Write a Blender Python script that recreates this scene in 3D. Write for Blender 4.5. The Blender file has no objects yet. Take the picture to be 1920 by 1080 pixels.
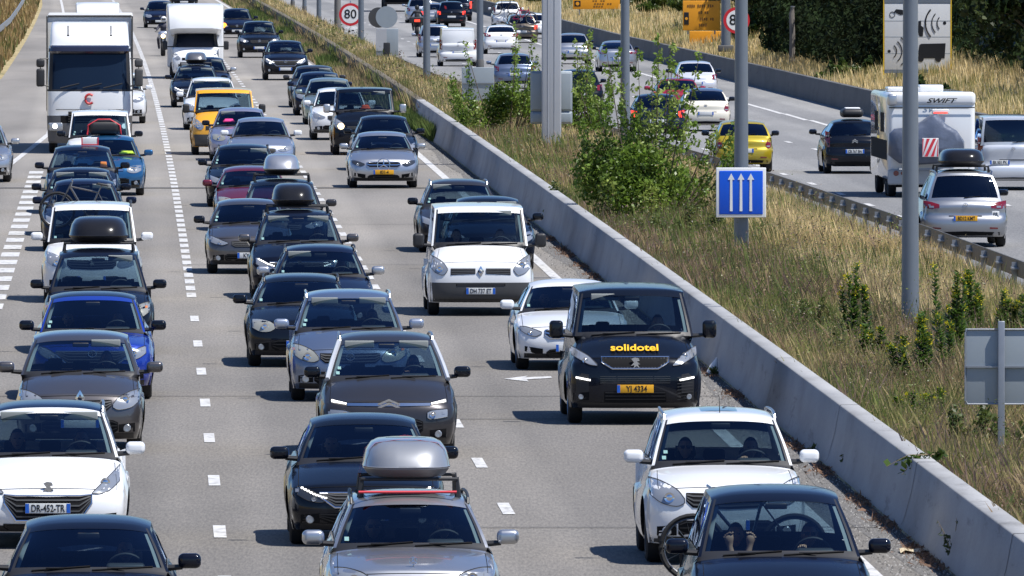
import bpy, bmesh, math, random
import numpy as np
from mathutils import Vector, Matrix
random.seed(7); rng = np.random.default_rng(11)
R = math.radians
SC = bpy.context.scene
COL = SC.collection

# ------------------------------------------------------------------ camera, sky, sun, exposure
FPX, CH, YH = 24800.0, 7.6, -205.0          # focal length in px of a 1920 wide picture, camera height, horizon row
cam_d = bpy.data.cameras.new('camera'); cam = bpy.data.objects.new('camera', cam_d); COL.objects.link(cam)
cam_d.sensor_width = 36; cam_d.lens = 36 * FPX / 1920; cam_d.clip_start = 1; cam_d.clip_end = 4000
cam.location = (0, 0, CH); cam.rotation_euler = (R(90) - math.atan((540 - YH) / FPX), 0, 0)
SC.camera = cam
SUN = Vector((1.12, -0.60, 2.35)).normalized()
el = math.asin(SUN.z); az = math.atan2(SUN.x, SUN.y)
w = bpy.data.worlds.new('World'); SC.world = w; w.use_nodes = True
nt = w.node_tree; bg = nt.nodes['Background']
sky = nt.nodes.new('ShaderNodeTexSky'); sky.sky_type = 'NISHITA'; sky.sun_disc = False
sky.sun_elevation = el; sky.sun_rotation = az; sky.air_density = 1.0; sky.dust_density = 0.3; sky.ozone_density = 2.5
skm = nt.nodes.new('ShaderNodeMix'); skm.data_type = 'RGBA'; skm.blend_type = 'MULTIPLY'; skm.inputs[0].default_value = 1; skm.inputs[7].default_value = (.66, .84, 1.12, 1)
nt.links.new(sky.outputs[0], skm.inputs[6]); nt.links.new(skm.outputs[2], bg.inputs[0]); bg.inputs[1].default_value = 0.085
sd = bpy.data.lights.new('sun', 'SUN'); sd.energy = 5.0; sd.angle = R(0.5); sd.color = (1, 0.965, 0.91)
so = bpy.data.objects.new('sun', sd); COL.objects.link(so); so.rotation_euler = SUN.to_track_quat('Z', 'Y').to_euler()
SC.view_settings.view_transform = 'Standard'; SC.view_settings.look = 'None'
SC.view_settings.exposure = 0.40; SC.view_settings.gamma = 1
SC.cycles.use_denoising = True
SC.cycles.max_bounces = 6; SC.cycles.transparent_max_bounces = 16; SC.cycles.glossy_bounces = 3; SC.cycles.diffuse_bounces = 2
SC.cycles.caustics_reflective = False; SC.cycles.caustics_refractive = False
SC.cycles.sample_clamp_indirect = 3

# ------------------------------------------------------------------ road geometry: t is the offset to the right of the main lane line
def xm(Z): return -5.887e-6 * Z * Z - 0.025512 * Z + 0.6757
def slope(Z): return 2 * -5.887e-6 * Z - 0.025512
def zr(Z): return -0.15 - 0.0018 * max(0.0, min(Z, 700) - 285)      # level of the far carriageway
def pix(px, py, z=0.0):
    Z = FPX * (CH - z) / (py - YH); return (px - 960) * Z / FPX, Z
def pixr(px, py):
    z = -0.3
    for _ in range(4):
        X, Z = pix(px, py, z); z = zr(Z)
    return X, Z, z
def at_h(px, py, Z):                          # height of what shows at (px,py) if it stands at distance Z
    return (px - 960) * Z / FPX, CH - (py - YH) * Z / FPX
def dshift(Z): 
    k = max(0, min(1, (500 - Z) / 170)); return 1.5 * k * k * (3 - 2 * k)
def rail_t(Z): return float(np.interp(Z, [140, 250, 332, 420, 516, 620, 1200], [16.2, 15.75, 15.0, 13.4, 11.7, 11.6, 11.4]))

# ------------------------------------------------------------------ materials
MATS = {}
def principled(name):
    m = bpy.data.materials.new(name); m.use_nodes = True
    return m, m.node_tree.nodes['Principled BSDF'], m.node_tree
def mat(name, col, rough=0.5, metal=0.0, coat=0.0, spec=0.5, noise=0.0, nscale=30.0, bump=0.0, emit=None, es=1.0):
    if name in MATS: return MATS[name]
    m, b, t = principled(name)
    b.inputs['Base Color'].default_value = (*col, 1); b.inputs['Roughness'].default_value = rough
    b.inputs['Metallic'].default_value = metal; b.inputs['Coat Weight'].default_value = coat
    b.inputs['Coat Roughness'].default_value = 0.03; b.inputs['Specular IOR Level'].default_value = spec
    if emit: b.inputs['Emission Color'].default_value = (*emit, 1); b.inputs['Emission Strength'].default_value = es
    if noise or bump:
        tc = t.nodes.new('ShaderNodeTexCoord'); n = t.nodes.new('ShaderNodeTexNoise'); n.inputs['Scale'].default_value = nscale
        n.inputs['Detail'].default_value = 5; t.links.new(tc.outputs['Object'], n.inputs['Vector'])
        if noise:
            mx = t.nodes.new('ShaderNodeMix'); mx.data_type = 'RGBA'
            mx.inputs[6].default_value = (*[c * (1 - noise) for c in col], 1); mx.inputs[7].default_value = (*[min(1, c * (1 + noise)) for c in col], 1)
            t.links.new(n.outputs[0], mx.inputs[0]); t.links.new(mx.outputs[2], b.inputs['Base Color'])
        if bump:
            bp = t.nodes.new('ShaderNodeBump'); bp.inputs['Strength'].default_value = bump; bp.inputs['Distance'].default_value = 0.02
            t.links.new(n.outputs[0], bp.inputs['Height']); t.links.new(bp.outputs[0], b.inputs['Normal'])
    MATS[name] = m; return m
def paint(name, col, metal=0.0, rough=0.32):
    if name in MATS: return MATS[name]
    m, b, t = principled(name); dark = max(col) < .06
    b.inputs['Specular IOR Level'].default_value = .1 if dark else .4
    b.inputs['Metallic'].default_value = metal; b.inputs['Coat Weight'].default_value = .55 if dark else 1.0; b.inputs['Coat Roughness'].default_value = 0.04
    tc = t.nodes.new('ShaderNodeTexCoord'); n = t.nodes.new('ShaderNodeTexNoise'); n.inputs['Scale'].default_value = 2.2; n.inputs['Detail'].default_value = 6
    t.links.new(tc.outputs['Object'], n.inputs['Vector'])
    # road film: a little dust over the lower body and in patches
    sp = t.nodes.new('ShaderNodeSeparateXYZ'); t.links.new(tc.outputs['Object'], sp.inputs[0])
    mr = t.nodes.new('ShaderNodeMapRange'); mr.inputs[1].default_value = 0.15; mr.inputs[2].default_value = 0.75; mr.inputs[3].default_value = 0.04 if dark else 0.10; mr.inputs[4].default_value = 0.008
    t.links.new(sp.outputs[2], mr.inputs[0])
    mu = t.nodes.new('ShaderNodeMath'); mu.operation = 'MULTIPLY'; t.links.new(mr.outputs[0], mu.inputs[0]); t.links.new(n.outputs[0], mu.inputs[1])
    mx = t.nodes.new('ShaderNodeMix'); mx.data_type = 'RGBA'; mx.inputs[6].default_value = (*col, 1); mx.inputs[7].default_value = (0.16, 0.15, 0.135, 1)
    t.links.new(mu.outputs[0], mx.inputs[0]); t.links.new(mx.outputs[2], b.inputs['Base Color'])
    r = t.nodes.new('ShaderNodeMapRange'); r.inputs[3].default_value = rough - 0.06; r.inputs[4].default_value = rough + 0.08
    t.links.new(n.outputs[0], r.inputs[0]); t.links.new(r.outputs[0], b.inputs['Roughness'])
    MATS[name] = m; return m
def glass(name, tint, refl=1.0):
    m = bpy.data.materials.new(name); m.use_nodes = True; t = m.node_tree; t.nodes.clear()
    o = t.nodes.new('ShaderNodeOutputMaterial'); tr = t.nodes.new('ShaderNodeBsdfTransparent'); tr.inputs[0].default_value = (*tint, 1)
    g = t.nodes.new('ShaderNodeBsdfGlossy'); g.inputs['Roughness'].default_value = 0.02; g.inputs[0].default_value = (0.55, 0.72, 1, 1)
    f = t.nodes.new('ShaderNodeFresnel'); f.inputs[0].default_value = 1.5
    k = t.nodes.new('ShaderNodeMath'); k.operation = 'MULTIPLY'; k.inputs[1].default_value = refl; t.links.new(f.outputs[0], k.inputs[0])
    mx = t.nodes.new('ShaderNodeMixShader'); t.links.new(k.outputs[0], mx.inputs[0]); t.links.new(tr.outputs[0], mx.inputs[1]); t.links.new(g.outputs[0], mx.inputs[2])
    t.links.new(mx.outputs[0], o.inputs[0]); MATS[name] = m; return m
M_GLASS = glass('windscreen_glass', (0.52, 0.63, 0.67), 1.2)
M_PRIV = glass('rear_glass', (0.20, 0.25, 0.28), 1.5)
M_REARG = glass('rear_glass_clear', (0.30, 0.38, 0.42), 1.0)
M_BLK = mat('black_plastic', (0.018, 0.018, 0.02), 0.5)
M_BLKM = mat('matt_black', (0.008, 0.008, 0.009), 0.85, spec=0.2)
M_GRY = mat('grey_plastic', (0.055, 0.056, 0.058), 0.55, noise=0.1)
M_SEAT = mat('seat_cloth', (0.014, 0.015, 0.018), 0.9)
M_VIS = mat('visor_cloth', (0.26, 0.28, 0.27), 0.85)
M_TRIM = mat('pillar_trim', (0.38, 0.40, 0.39), 0.8)
M_CHR = mat('chrome', (0.75, 0.76, 0.78), 0.12, 1.0)
M_ALU = mat('brushed_alloy', (0.42, 0.43, 0.45), 0.32, 1.0)
M_RUB = mat('tyre_rubber', (0.016, 0.016, 0.017), 0.8, noise=0.2)
M_LAMP = mat('lamp_lens', (0.30, 0.32, 0.35), 0.16, 0.35, coat=1.0)
M_LAMPD = mat('lamp_inner_dark', (0.03, 0.033, 0.038), 0.15, 0.0, coat=1.0)
M_LAMPY = mat('aged_lamp_lens', (0.33, 0.33, 0.29), 0.22, 0.25, coat=0.8)
M_AMB = mat('amber_lens', (0.65, 0.2, 0.03), 0.2, coat=1)
M_RED = mat('tail_lens', (0.16, 0.005, 0.010), 0.15, coat=1)
M_REDL = mat('tail_lens_lit', (0.6, 0.02, 0.01), 0.2, coat=1, emit=(1, 0.05, 0.02), es=1.6)
M_LIT = mat('lit_lamp', (1, 1, 0.95), 0.3, emit=(1, 0.97, 0.9), es=2.0)
M_LITY = mat('lit_lamp_warm', (1, 0.8, 0.5), 0.3, emit=(1, 0.72, 0.35), es=3.5)
M_LITO = mat('lit_indicator', (1, 0.4, 0.05), 0.3, emit=(1, 0.25, 0.02), es=3.0)
M_PLW = mat('plate_white', (0.62, 0.63, 0.62), 0.35)
M_PLY = mat('plate_yellow', (0.72, 0.36, 0.015), 0.35)
M_PLB = mat('plate_blue', (0.01, 0.10, 0.48), 0.35)
M_INK = mat('ink_black', (0.006, 0.006, 0.008), 0.4)
M_STK = mat('sticker_mint', (0.25, 0.42, 0.40), 0.5)
M_WHT = mat('white_card', (0.72, 0.73, 0.73), 0.6)
M_SKIN = mat('skin', (0.52, 0.31, 0.21), 0.5)
M_GALV = mat('galvanised_steel', (0.30, 0.32, 0.35), 0.45, 0.6, noise=0.12, nscale=8)
M_STRAP = mat('red_strap', (0.6, 0.03, 0.05), 0.6)

# ------------------------------------------------------------------ object helpers
def link(o, parent=None):
    COL.objects.link(o)
    if parent: o.parent = parent
    return o
def tag(o, label=None, cat=None, group=None, kind=None):
    if label: o['label'] = label
    if cat: o['category'] = cat
    if group: o['group'] = group
    if kind: o['kind'] = kind
    return o
def thing(name, label, cat, loc=(0, 0, 0), rz=0.0, group=None):
    o = bpy.data.objects.new(name, None); o.empty_display_size = 0.3; link(o); o.location = loc; o.rotation_euler = (0, 0, rz)
    return tag(o, label, cat, group)
class MB:
    def __init__(s): s.v = []; s.f = []; s.m = []
    def add(s, vs, fs, mi=0):
        b = len(s.v); s.v += [tuple(p) for p in vs]; s.f += [tuple(b + i for i in q) for q in fs]; s.m += [mi] * len(fs); return s
    def grid(s, rows, mi=0, close=False, test=None):
        n = len(rows[0]); b = len(s.v)
        for r in rows: s.v += [tuple(p) for p in r]
        for i in range(len(rows) - 1):
            for j in range(n if close else n - 1):
                k = mi if test is None else test(i, j)
                if k is None or k < 0: continue
                j2 = (j + 1) % n
                s.f.append((b + i * n + j, b + i * n + j2, b + (i + 1) * n + j2, b + (i + 1) * n + j)); s.m.append(k)
        return s
    def box(s, c, d, mi=0, rz=0.0, rx=0.0, taper=1.0):
        mt = Matrix.Rotation(rz, 3, 'Z') @ Matrix.Rotation(rx, 3, 'X'); vs = []
        for z in (-1, 1):
            k = taper if z > 0 else 1
            for x, y in ((-1, -1), (1, -1), (1, 1), (-1, 1)): vs.append(Vector(c) + mt @ Vector((x * d[0] / 2 * k, y * d[1] / 2 * k, z * d[2] / 2)))
        return s.add(vs, [(3, 2, 1, 0), (4, 5, 6, 7), (0, 1, 5, 4), (1, 2, 6, 5), (2, 3, 7, 6), (3, 0, 4, 7)], mi)
    def rbox(s, c, d, r=0.03, mi=0, n=3, axis='z', rz=0.0, taper=(1.0, 1.0)):
        # box with corners rounded round the given axis and softened ends; taper acts towards the axis end
        pts = []
        ax = {'x': (1, 2, 0), 'y': (0, 2, 1), 'z': (0, 1, 2)}[axis]
        da, db, dc = d[ax[0]] / 2, d[ax[1]] / 2, d[ax[2]] / 2; r = min(r, da * .98, db * .98, dc * .98)
        def ring(off, w, tp):
            out = []
            for q, (sx, sy) in enumerate(((1, 1), (-1, 1), (-1, -1), (1, -1))):
                for k in range(n + 1):
                    a = (q + k / n) * math.pi / 2
                    p = [0, 0, 0]; p[ax[0]] = (sx * (da - r) + math.cos(a) * (r - off)) * tp[0]; p[ax[1]] = (sy * (db - r) + math.sin(a) * (r - off)) * tp[1]; p[ax[2]] = w
                    out.append(p)
            return out
        rr = r * .999; rows = []
        for k in range(n + 1):
            a = k / n * math.pi / 2; rows.append(ring(rr * (1 - math.sin(a)), -dc + r * (1 - math.cos(a)), (1, 1)))
        for k in range(n + 1):
            a = k / n * math.pi / 2; rows.append(ring(rr * (1 - math.cos(a)), dc - r * (1 - math.sin(a)), taper))
        mt = Matrix.Rotation(rz, 3, 'Z')
        rows = [[Vector(c) + mt @ Vector(p) for p in q] for q in rows]
        s.grid(rows, mi, True); m = len(rows[0]); b = len(s.v)
        s.f.append(tuple(reversed(range(b - len(rows) * m, b - len(rows) * m + m)))); s.m.append(mi)
        s.f.append(tuple(range(b - m, b))); s.m.append(mi); return s
    def tube(s, pts, r, n=8, mi=0, close=False, cap=True):
        pts = [Vector(p) for p in pts]; rows = []; rs = r if isinstance(r, (list, tuple)) else [r] * len(pts)
        for i, p in enumerate(pts):
            if close: t = pts[(i + 1) % len(pts)] - pts[i - 1]
            else: t = pts[min(i + 1, len(pts) - 1)] - pts[max(i - 1, 0)]
            t.normalize(); u = t.cross(Vector((0, 0, 1)))
            if u.length < 0.1: u = t.cross(Vector((0, 1, 0)))
            u.normalize(); v = t.cross(u)
            rows.append([p + (u * math.cos(a) + v * math.sin(a)) * rs[i] for a in [k * 2 * math.pi / n for k in range(n)]])
        if close: rows.append(rows[0])
        s.grid(rows, mi, True)
        if cap and not close:
            b = len(s.v); m = n; s.f.append(tuple(range(b - m, b))); s.m.append(mi); s.f.append(tuple(reversed(range(b - len(rows) * m, b - len(rows) * m + m)))); s.m.append(mi)
        return s
    def lathe(s, prof, c, axis='x', n=24, mi=0):
        rows = []
        for (a_, r_) in prof:
            row = []
            for k in range(n):
                q = k * 2 * math.pi / n; ca, sa = math.cos(q) * r_, math.sin(q) * r_
                row.append((c[0] + a_, c[1] + ca, c[2] + sa) if axis == 'x' else ((c[0] + ca, c[1] + a_, c[2] + sa) if axis == 'y' else (c[0] + ca, c[1] + sa, c[2] + a_)))
            rows.append(row)
        return s.grid(rows, mi, True)
    def disc(s, c, r, axis='y', n=20, mi=0, sz=1.0):
        vs = []
        for k in range(n):
            q = k * 2 * math.pi / n; a, b_ = math.cos(q) * r, math.sin(q) * r * sz
            vs.append((c[0] + a, c[1], c[2] + b_) if axis == 'y' else ((c[0], c[1] + a, c[2] + b_) if axis == 'x' else (c[0] + a, c[1] + b_, c[2])))
        return s.add(vs, [tuple(range(n))], mi)
    def plate(s, poly, y0, y1, mi=0):      # outline in (x,z) extruded from y0 to y1
        n = len(poly); vs = [(x, y0, z) for x, z in poly] + [(x, y1, z) for x, z in poly]
        return s.add(vs, [tuple(range(n)), tuple(reversed(range(n, 2 * n)))] + [(i, (i + 1) % n, n + (i + 1) % n, n + i) for i in range(n)], mi)
    def build(s, name, mats, parent=None, smooth=True, ang=35, loc=None, recalc=True):
        me = bpy.data.meshes.new(name); me.from_pydata(s.v, [], s.f)
        for m in (mats if isinstance(mats, (list, tuple)) else [mats]): me.materials.append(m)
        me.polygons.foreach_set('material_index', s.m)
        if recalc:
            bm = bmesh.new(); bm.from_mesh(me); bmesh.ops.remove_doubles(bm, verts=bm.verts, dist=0.0004); bmesh.ops.recalc_face_normals(bm, faces=bm.faces); bm.to_mesh(me); bm.free()
        if smooth:
            me.polygons.foreach_set('use_smooth', [True] * len(me.polygons)); me.set_sharp_from_angle(angle=R(ang))
        me.update(); o = bpy.data.objects.new(name, me); link(o, parent)
        if loc: o.location = loc
        return o
def text(name, body, size, m, parent, loc, rot=(R(90), 0, 0), ext=0.002, sx=1.0, bold=0.0, shear=0.0, spacing=1.0, width=None):
    c = bpy.data.curves.new(name, 'FONT'); c.body = body; c.size = size; c.extrude = ext; c.align_x = 'CENTER'; c.align_y = 'CENTER'; c.offset = bold; c.shear = shear; c.space_character = spacing; c.resolution_u = 3
    o = bpy.data.objects.new(name, c); COL.objects.link(o); dg = bpy.context.evaluated_depsgraph_get(); me = bpy.data.meshes.new_from_object(o.evaluated_get(dg)); bpy.data.objects.remove(o)
    me.materials.clear(); me.materials.append(m); xs = [v.co.x for v in me.vertices]
    if width: sx = width / (max(xs) - min(xs))
    o = bpy.data.objects.new(name, me); link(o, parent); o.location = loc; o.rotation_euler = rot; o.scale = (sx, 1, 1); return o


# ------------------------------------------------------------------ cars: one wrapped shell (front, bonnet, windscreen, roof, tail) plus sides
VS = [0, .14, .28, .42, .55, .66, .75, .82, .88, .925, .96, .985, 1.0]
VCOL = [-v for v in reversed(VS[1:])] + VS
def SEf(v, n): return 1 - max(0.0, 1 - abs(v) ** n) ** (1 / n)
BASE = dict(L=4.25, W=1.80, H=1.46, fo=.86, wb=2.62, hz0=.72, hz1=.97, cy=1.05, wy=1.85, ry=3.35, ty=4.0, tz=.98, Wb=.79, Wr=.605, cr=1.0, rc=.36, n=2.9, zb=.19, R=.315, boot=0.0, drop=.06)
PRE = {
 'hatch': {}, 'small': dict(L=3.8, W=1.66, H=1.44, wb=2.45, fo=.75, cy=.92, wy=1.7, ry=3.0, ty=3.6, hz0=.72, rc=.36),
 'estate': dict(L=4.65, ry=4.0, ty=4.45, wb=2.7, H=1.47), 'saloon': dict(L=4.65, ry=3.15, ty=4.0, wb=2.75, tz=1.0, boot=1),
 'coupe': dict(L=4.7, H=1.39, W=1.79, ry=3.0, ty=4.0, boot=1, hz0=.70, hz1=.92, wy=2.0, cy=1.2, wb=2.76),
 'mpv': dict(L=4.45, W=1.83, H=1.62, hz0=.78, hz1=1.04, cy=.88, wy=1.95, ry=3.95, ty=4.3, tz=1.02, Wb=.81, Wr=.635, rc=.34, n=3.1, wb=2.72, drop=.07),
 'suv': dict(L=4.45, W=1.82, H=1.67, hz0=.88, hz1=1.09, cy=.98, wy=1.78, ry=3.85, ty=4.3, tz=1.1, Wb=.80, Wr=.64, R=.35, zb=.24, rc=.34, n=3.3),
 'cross': dict(L=4.4, W=1.82, H=1.58, hz0=.82, hz1=1.04, cy=1.0, wy=1.85, ry=3.5, ty=4.1, tz=1.1, R=.345, zb=.22, Wr=.63),
 'kangoo': dict(L=4.35, W=1.82, H=1.81, hz0=.86, hz1=1.12, cy=.85, wy=1.5, ry=4.2, ty=4.3, tz=1.1, Wb=.82, Wr=.73, cr=.6, wb=2.7, n=2.8),
 'van': dict(L=4.95, W=1.91, H=1.93, hz0=.96, hz1=1.25, cy=.62, wy=1.30, ry=4.8, ty=4.9, tz=1.2, Wb=.865, Wr=.79, cr=.55, wb=3.2, fo=.9, R=.34, n=3.4, rc=.32, zb=.24, drop=.05),
}
def catmull(P, m):
    P = [np.array(p, float) for p in P]; out = []
    for i in range(len(P) - 1):
        p0 = P[max(i - 1, 0)]; p1 = P[i]; p2 = P[i + 1]; p3 = P[min(i + 2, len(P) - 1)]
        if i == 0: p0 = 2 * p1 - p2
        if i == len(P) - 2: p3 = 2 * p2 - p1
        for k in range(m):
            t = k / m; out.append(.5 * ((2 * p1) + (-p0 + p2) * t + (2 * p0 - 5 * p1 + 4 * p2 - p3) * t * t + (-p0 + 3 * p1 - 3 * p2 + p3) * t ** 3))
    out.append(P[-1]); return out

class Shell:
    def __init__(s, p):
        s.p = p; W2 = p['W'] / 2; L = p['L']; H = p['H']
        def hw(z, tp=0.0):
            zm = .58; k = .07 * max(0, (z - zm) / .45) ** 2 if z > zm else .05 * ((zm - z) / .4) ** 2
            return W2 * (1 - k) * (1 - tp)
        s.hw = hw; zb, h0, h1, cy = p['zb'], p['hz0'], p['hz1'], p['cy']; rc = p['rc']
        #        y, z, w, rcS, rcP, crown
        A = [(.14, zb, hw(zb, .05), rc, 0, 0), (.03, zb + .10, hw(zb + .1, .04), rc, 0, 0), (0, (zb + h0) / 2 - .02, hw(.48, .035), rc, 0, 0),
             (.025, h0 - .13, hw(h0 - .13, .035), rc, 0, .0), (.10, h0, hw(h0, .04), rc * .95, .0, .05), (.20, h0 + .055, hw(h0 + .03, .03), rc * .8, .03, .06),
             (.20 + (cy - .20) * .5, h0 + .055 + (h1 - h0 - .055) * .62, hw(h1 - .08, .015), rc * .42, .12, .07), (cy, h1, hw(h1, .005), .12, .16, .07)]
        B = [(cy + .03, h1 + .005, p['Wb'], 0, .20, .02), (cy * .6 + p['wy'] * .4, h1 + (H - .05 - h1) * .43, p['Wb'] * .58 + p['Wr'] * .42, 0, .19, .02), (p['wy'], H - .055, p['Wr'], 0, .14, .07)]
        C = [(p['wy'], H - .055, p['Wr'], 0, .14, .07), (p['wy'] + .25, H - .018, p['Wr'] + .005, 0, .06, .08), ((p['wy'] + p['ry']) / 2, H, p['Wr'] + .01, 0, 0, .08),
             (p['ry'] - .2, H - p['drop'] * .5, p['Wr'] - .005, 0, -.02, .055), (p['ry'], H - p['drop'], p['Wr'] - .02, 0, -.05, .045)]
        B[-1] = B[-1][:5] + (B[-1][5] * p['cr'],); C = [c[:5] + (c[5] * p['cr'],) for c in C]
        tz, ty = p['tz'], p['ty']
        wt = p['Wb'] - .03
        D = [(p['ry'], H - p['drop'], p['Wr'] - .02, 0, -.05, .045 * p['cr']), ((p['ry'] + ty) / 2 + .02, (H - p['drop'] + tz) / 2 + .03, (p['Wr'] + wt) / 2, 0, -.10, .03), (ty, tz, wt, 0, -.14, .02)]
        if p['boot']:
            E0 = [(ty + .02, tz - .005, hw(tz, .03), 0, -.14, .06), (L - .3, tz - .005, hw(tz, .04), -.1, -.08, .05), (L - .08, tz - .05, hw(tz - .05, .05), -.3, 0, .04)]
        else:
            E0 = [(ty + .02, tz - .01, hw(tz, .05), -.1, -.1, .02), ((ty + L) / 2 + .02, tz - .12, hw(tz - .12, .045), -.24, -.04, .01), (L - .07, .72, hw(.72, .04), -.30, 0, 0)]
        E = E0 + [(L - .01, .60, hw(.60, .035), -.32, 0, 0), (L, .45, hw(.45, .035), -.32, 0, 0), (L - .04, .30, hw(.3, .04), -.32, 0, 0), (L - .12, zb + .04, hw(zb, .05), -.3, 0, 0)]
        s.A = catmull(A, 4); s.B = catmull(B, 5); s.C = catmull(C, 3); s.D = catmull(D, 5); s.E = catmull(E, 4)
        s.na, s.nb, s.nc, s.nd = len(s.A), len(s.B), len(s.C), len(s.D)
        s.rows = s.A + s.B + s.C[1:] + s.D[1:] + s.E
        s.G = [[s.pt(r, v) for v in VCOL] for r in s.rows]
        s.iA = s.na - 1; s.iB0 = s.na; s.iB1 = s.na + s.nb - 1; s.iC1 = s.iB1 + s.nc - 1; s.iD1 = s.iC1 + s.nd - 1; s.iE0 = s.iD1 + 1
    def pt(s, r, v):
        y, z, w_, rS, rP, cr = r; n = s.p['n']
        return (w_ * v, y + rS * SEf(v, n) + rP * v * v, z - cr * (.5 * abs(v) ** 2 + .5 * abs(v) ** 5))
    def surf(s, x, z, sec='A', off=0.0):
        rows = {'A': s.A, 'E': s.E, 'B': s.B, 'D': s.D}[sec]; zs = []; ys = []
        for r in rows:
            v = max(-1, min(1, x / r[2])); p = s.pt(r, v); zs.append(p[2]); ys.append(p[1])
        zs = np.array(zs); ys = np.array(ys)
        if sec in 'ED': zs = zs[::-1]; ys = ys[::-1]
        y = float(np.interp(z, zs, ys)); return y - off if sec in 'AB' else y + off
    def strip(s, cols, sec='A', off=.006, mb=None, mi=0, rows=3, M=2, depth=.02):
        # cols: (x, zlo, zhi) from one side to the other -> patch lying on the shell
        mb = mb or MB(); fine = []
        for i in range(len(cols) - 1):
            for k in range(M):
                t = k / M; fine.append([cols[i][j] * (1 - t) + cols[i + 1][j] * t for j in range(3)])
        fine.append(cols[-1]); sg = 1
        front = [[(c[0], s.surf(c[0], c[1] + (c[2] - c[1]) * r / rows, sec, off), c[1] + (c[2] - c[1]) * r / rows) for c in fine] for r in range(rows + 1)]
        mb.grid(front, mi); dy = depth if sec in 'AB' else -depth
        per = front[0] + [r[-1] for r in front[1:]] + front[-1][-2::-1] + [r[0] for r in front[-2:0:-1]]
        per.append(per[0]); mb.grid([per, [(x, y + dy, z) for x, y, z in per]], mi); return mb

def mirror_cols(c): return [(-x, a, b) for x, a, b in reversed(c)]
def sym(c): return mirror_cols(c)[:-1] + c if c[0][0] == 0 else mirror_cols(c) + c

WHEEL_CACHE = {}
def wheel_meshes(Rw, steel):
    k = (round(Rw, 2), steel)
    if k not in WHEEL_CACHE:
        tw = .205
        t = MB(); pr = [(-tw / 2 + .01, Rw * .66), (-tw / 2, Rw * .74), (-tw / 2, Rw * .88), (-tw / 2 + .02, Rw * .97), (-tw / 2 + .05, Rw), (tw / 2 - .05, Rw), (tw / 2 - .02, Rw * .97), (tw / 2, Rw * .88), (tw / 2, Rw * .74), (tw / 2 - .01, Rw * .66)]
        t.lathe(pr, (0, 0, 0), n=28); to = t.build('tyre', M_RUB)
        r = MB(); r.lathe([(-tw / 2 + .01, Rw * .67), (-tw / 2 + .005, Rw * .64), (-tw / 2 + .05, Rw * .6), (tw / 2 - .05, Rw * .6), (tw / 2 - .005, Rw * .64), (tw / 2 - .01, Rw * .67)], (0, 0, 0), n=28)
        for q in range(5):
            a = q * 2 * math.pi / 5
            for sx in (-1, 1):
                r.add([(sx * (tw / 2 - .02), math.cos(a + d) * rr, math.sin(a + d) * rr) for d, rr in ((-.35, Rw * .1), (-.13, Rw * .63), (.13, Rw * .63), (.35, Rw * .1))], [(0, 1, 2, 3)])
        r.lathe([(-tw / 2 + .015, .001), (-tw / 2 + .012, Rw * .16), (-tw / 2 + .04, Rw * .2)], (0, 0, 0), n=12); r.lathe([(tw / 2 - .015, .001), (tw / 2 - .012, Rw * .16), (tw / 2 - .04, Rw * .2)], (0, 0, 0), n=12)
        r.lathe([(-.02, .001), (-.02, Rw * .6)], (0, 0, 0), n=20, mi=1)
        ro = r.build('rim', [M_GRY if steel else M_ALU, M_BLKM])
        WHEEL_CACHE[k] = (to.data, ro.data); bpy.data.objects.remove(to); bpy.data.objects.remove(ro)
    return WHEEL_CACHE[k]
def add_wheel(parent, loc, Rw, steel=False):
    tm, rm = wheel_meshes(Rw, steel)
    h = bpy.data.objects.new('wheel', None); link(h, parent); h.location = loc; h.empty_display_size = .1
    link(bpy.data.objects.new('tyre', tm), h); link(bpy.data.objects.new('rim', rm), h)
INT_CACHE = {}
def shared(key, name, fn, parent, loc=(0, 0, 0), scale=None):
    if key not in INT_CACHE:
        o = fn(); INT_CACHE[key] = o.data; bpy.data.objects.remove(o)
    o = bpy.data.objects.new(name, INT_CACHE[key]); link(o, parent); o.location = loc
    if scale: o.scale = scale
    return o
def seat_mesh():
    m = MB(); m.rbox((0, 0, .32), (.50, .13, .62), .06, axis='y', taper=(.96, .98)); m.rbox((0, -.24, .03), (.50, .5, .16), .06, axis='z')
    m.rbox((0, .04, .71), (.20, .08, .14), .045, axis='y'); m.tube([(-.06, .02, .6), (-.06, .02, .7)], .008, 6); m.tube([(.06, .02, .6), (.06, .02, .7)], .008, 6)
    return m.build('seat', M_SEAT)
def bench_mesh():
    m = MB(); m.rbox((0, 0, .28), (1.28, .13, .56), .06, axis='y'); m.rbox((0, -.2, .03), (1.28, .45, .16), .06)
    for x in (-.42, 0, .42): m.rbox((x, .02, .62), (.26, .08, .13), .035, axis='y')
    return m.build('rear_bench', M_SEAT)
def swheel_mesh():
    m = MB(); c, s_ = math.cos(R(25)), math.sin(R(25))
    m.tube([(math.cos(a) * .185, -math.sin(a) * .185 * s_, math.sin(a) * .185 * c) for a in [k * math.pi / 12 for k in range(24)]], .014, 8, close=True)
    for a in (0, math.pi, -math.pi / 2): m.tube([(0, 0, 0), (math.cos(a) * .18, -math.sin(a) * .18 * s_, math.sin(a) * .18 * c)], .018, 6)
    m.rbox((0, 0, 0), (.13, .05, .11), .02, axis='y'); m.tube([(0, 0, 0), (0, -.3, -.12)], .03, 6); return m.build('steering_wheel', M_GRY)

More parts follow.
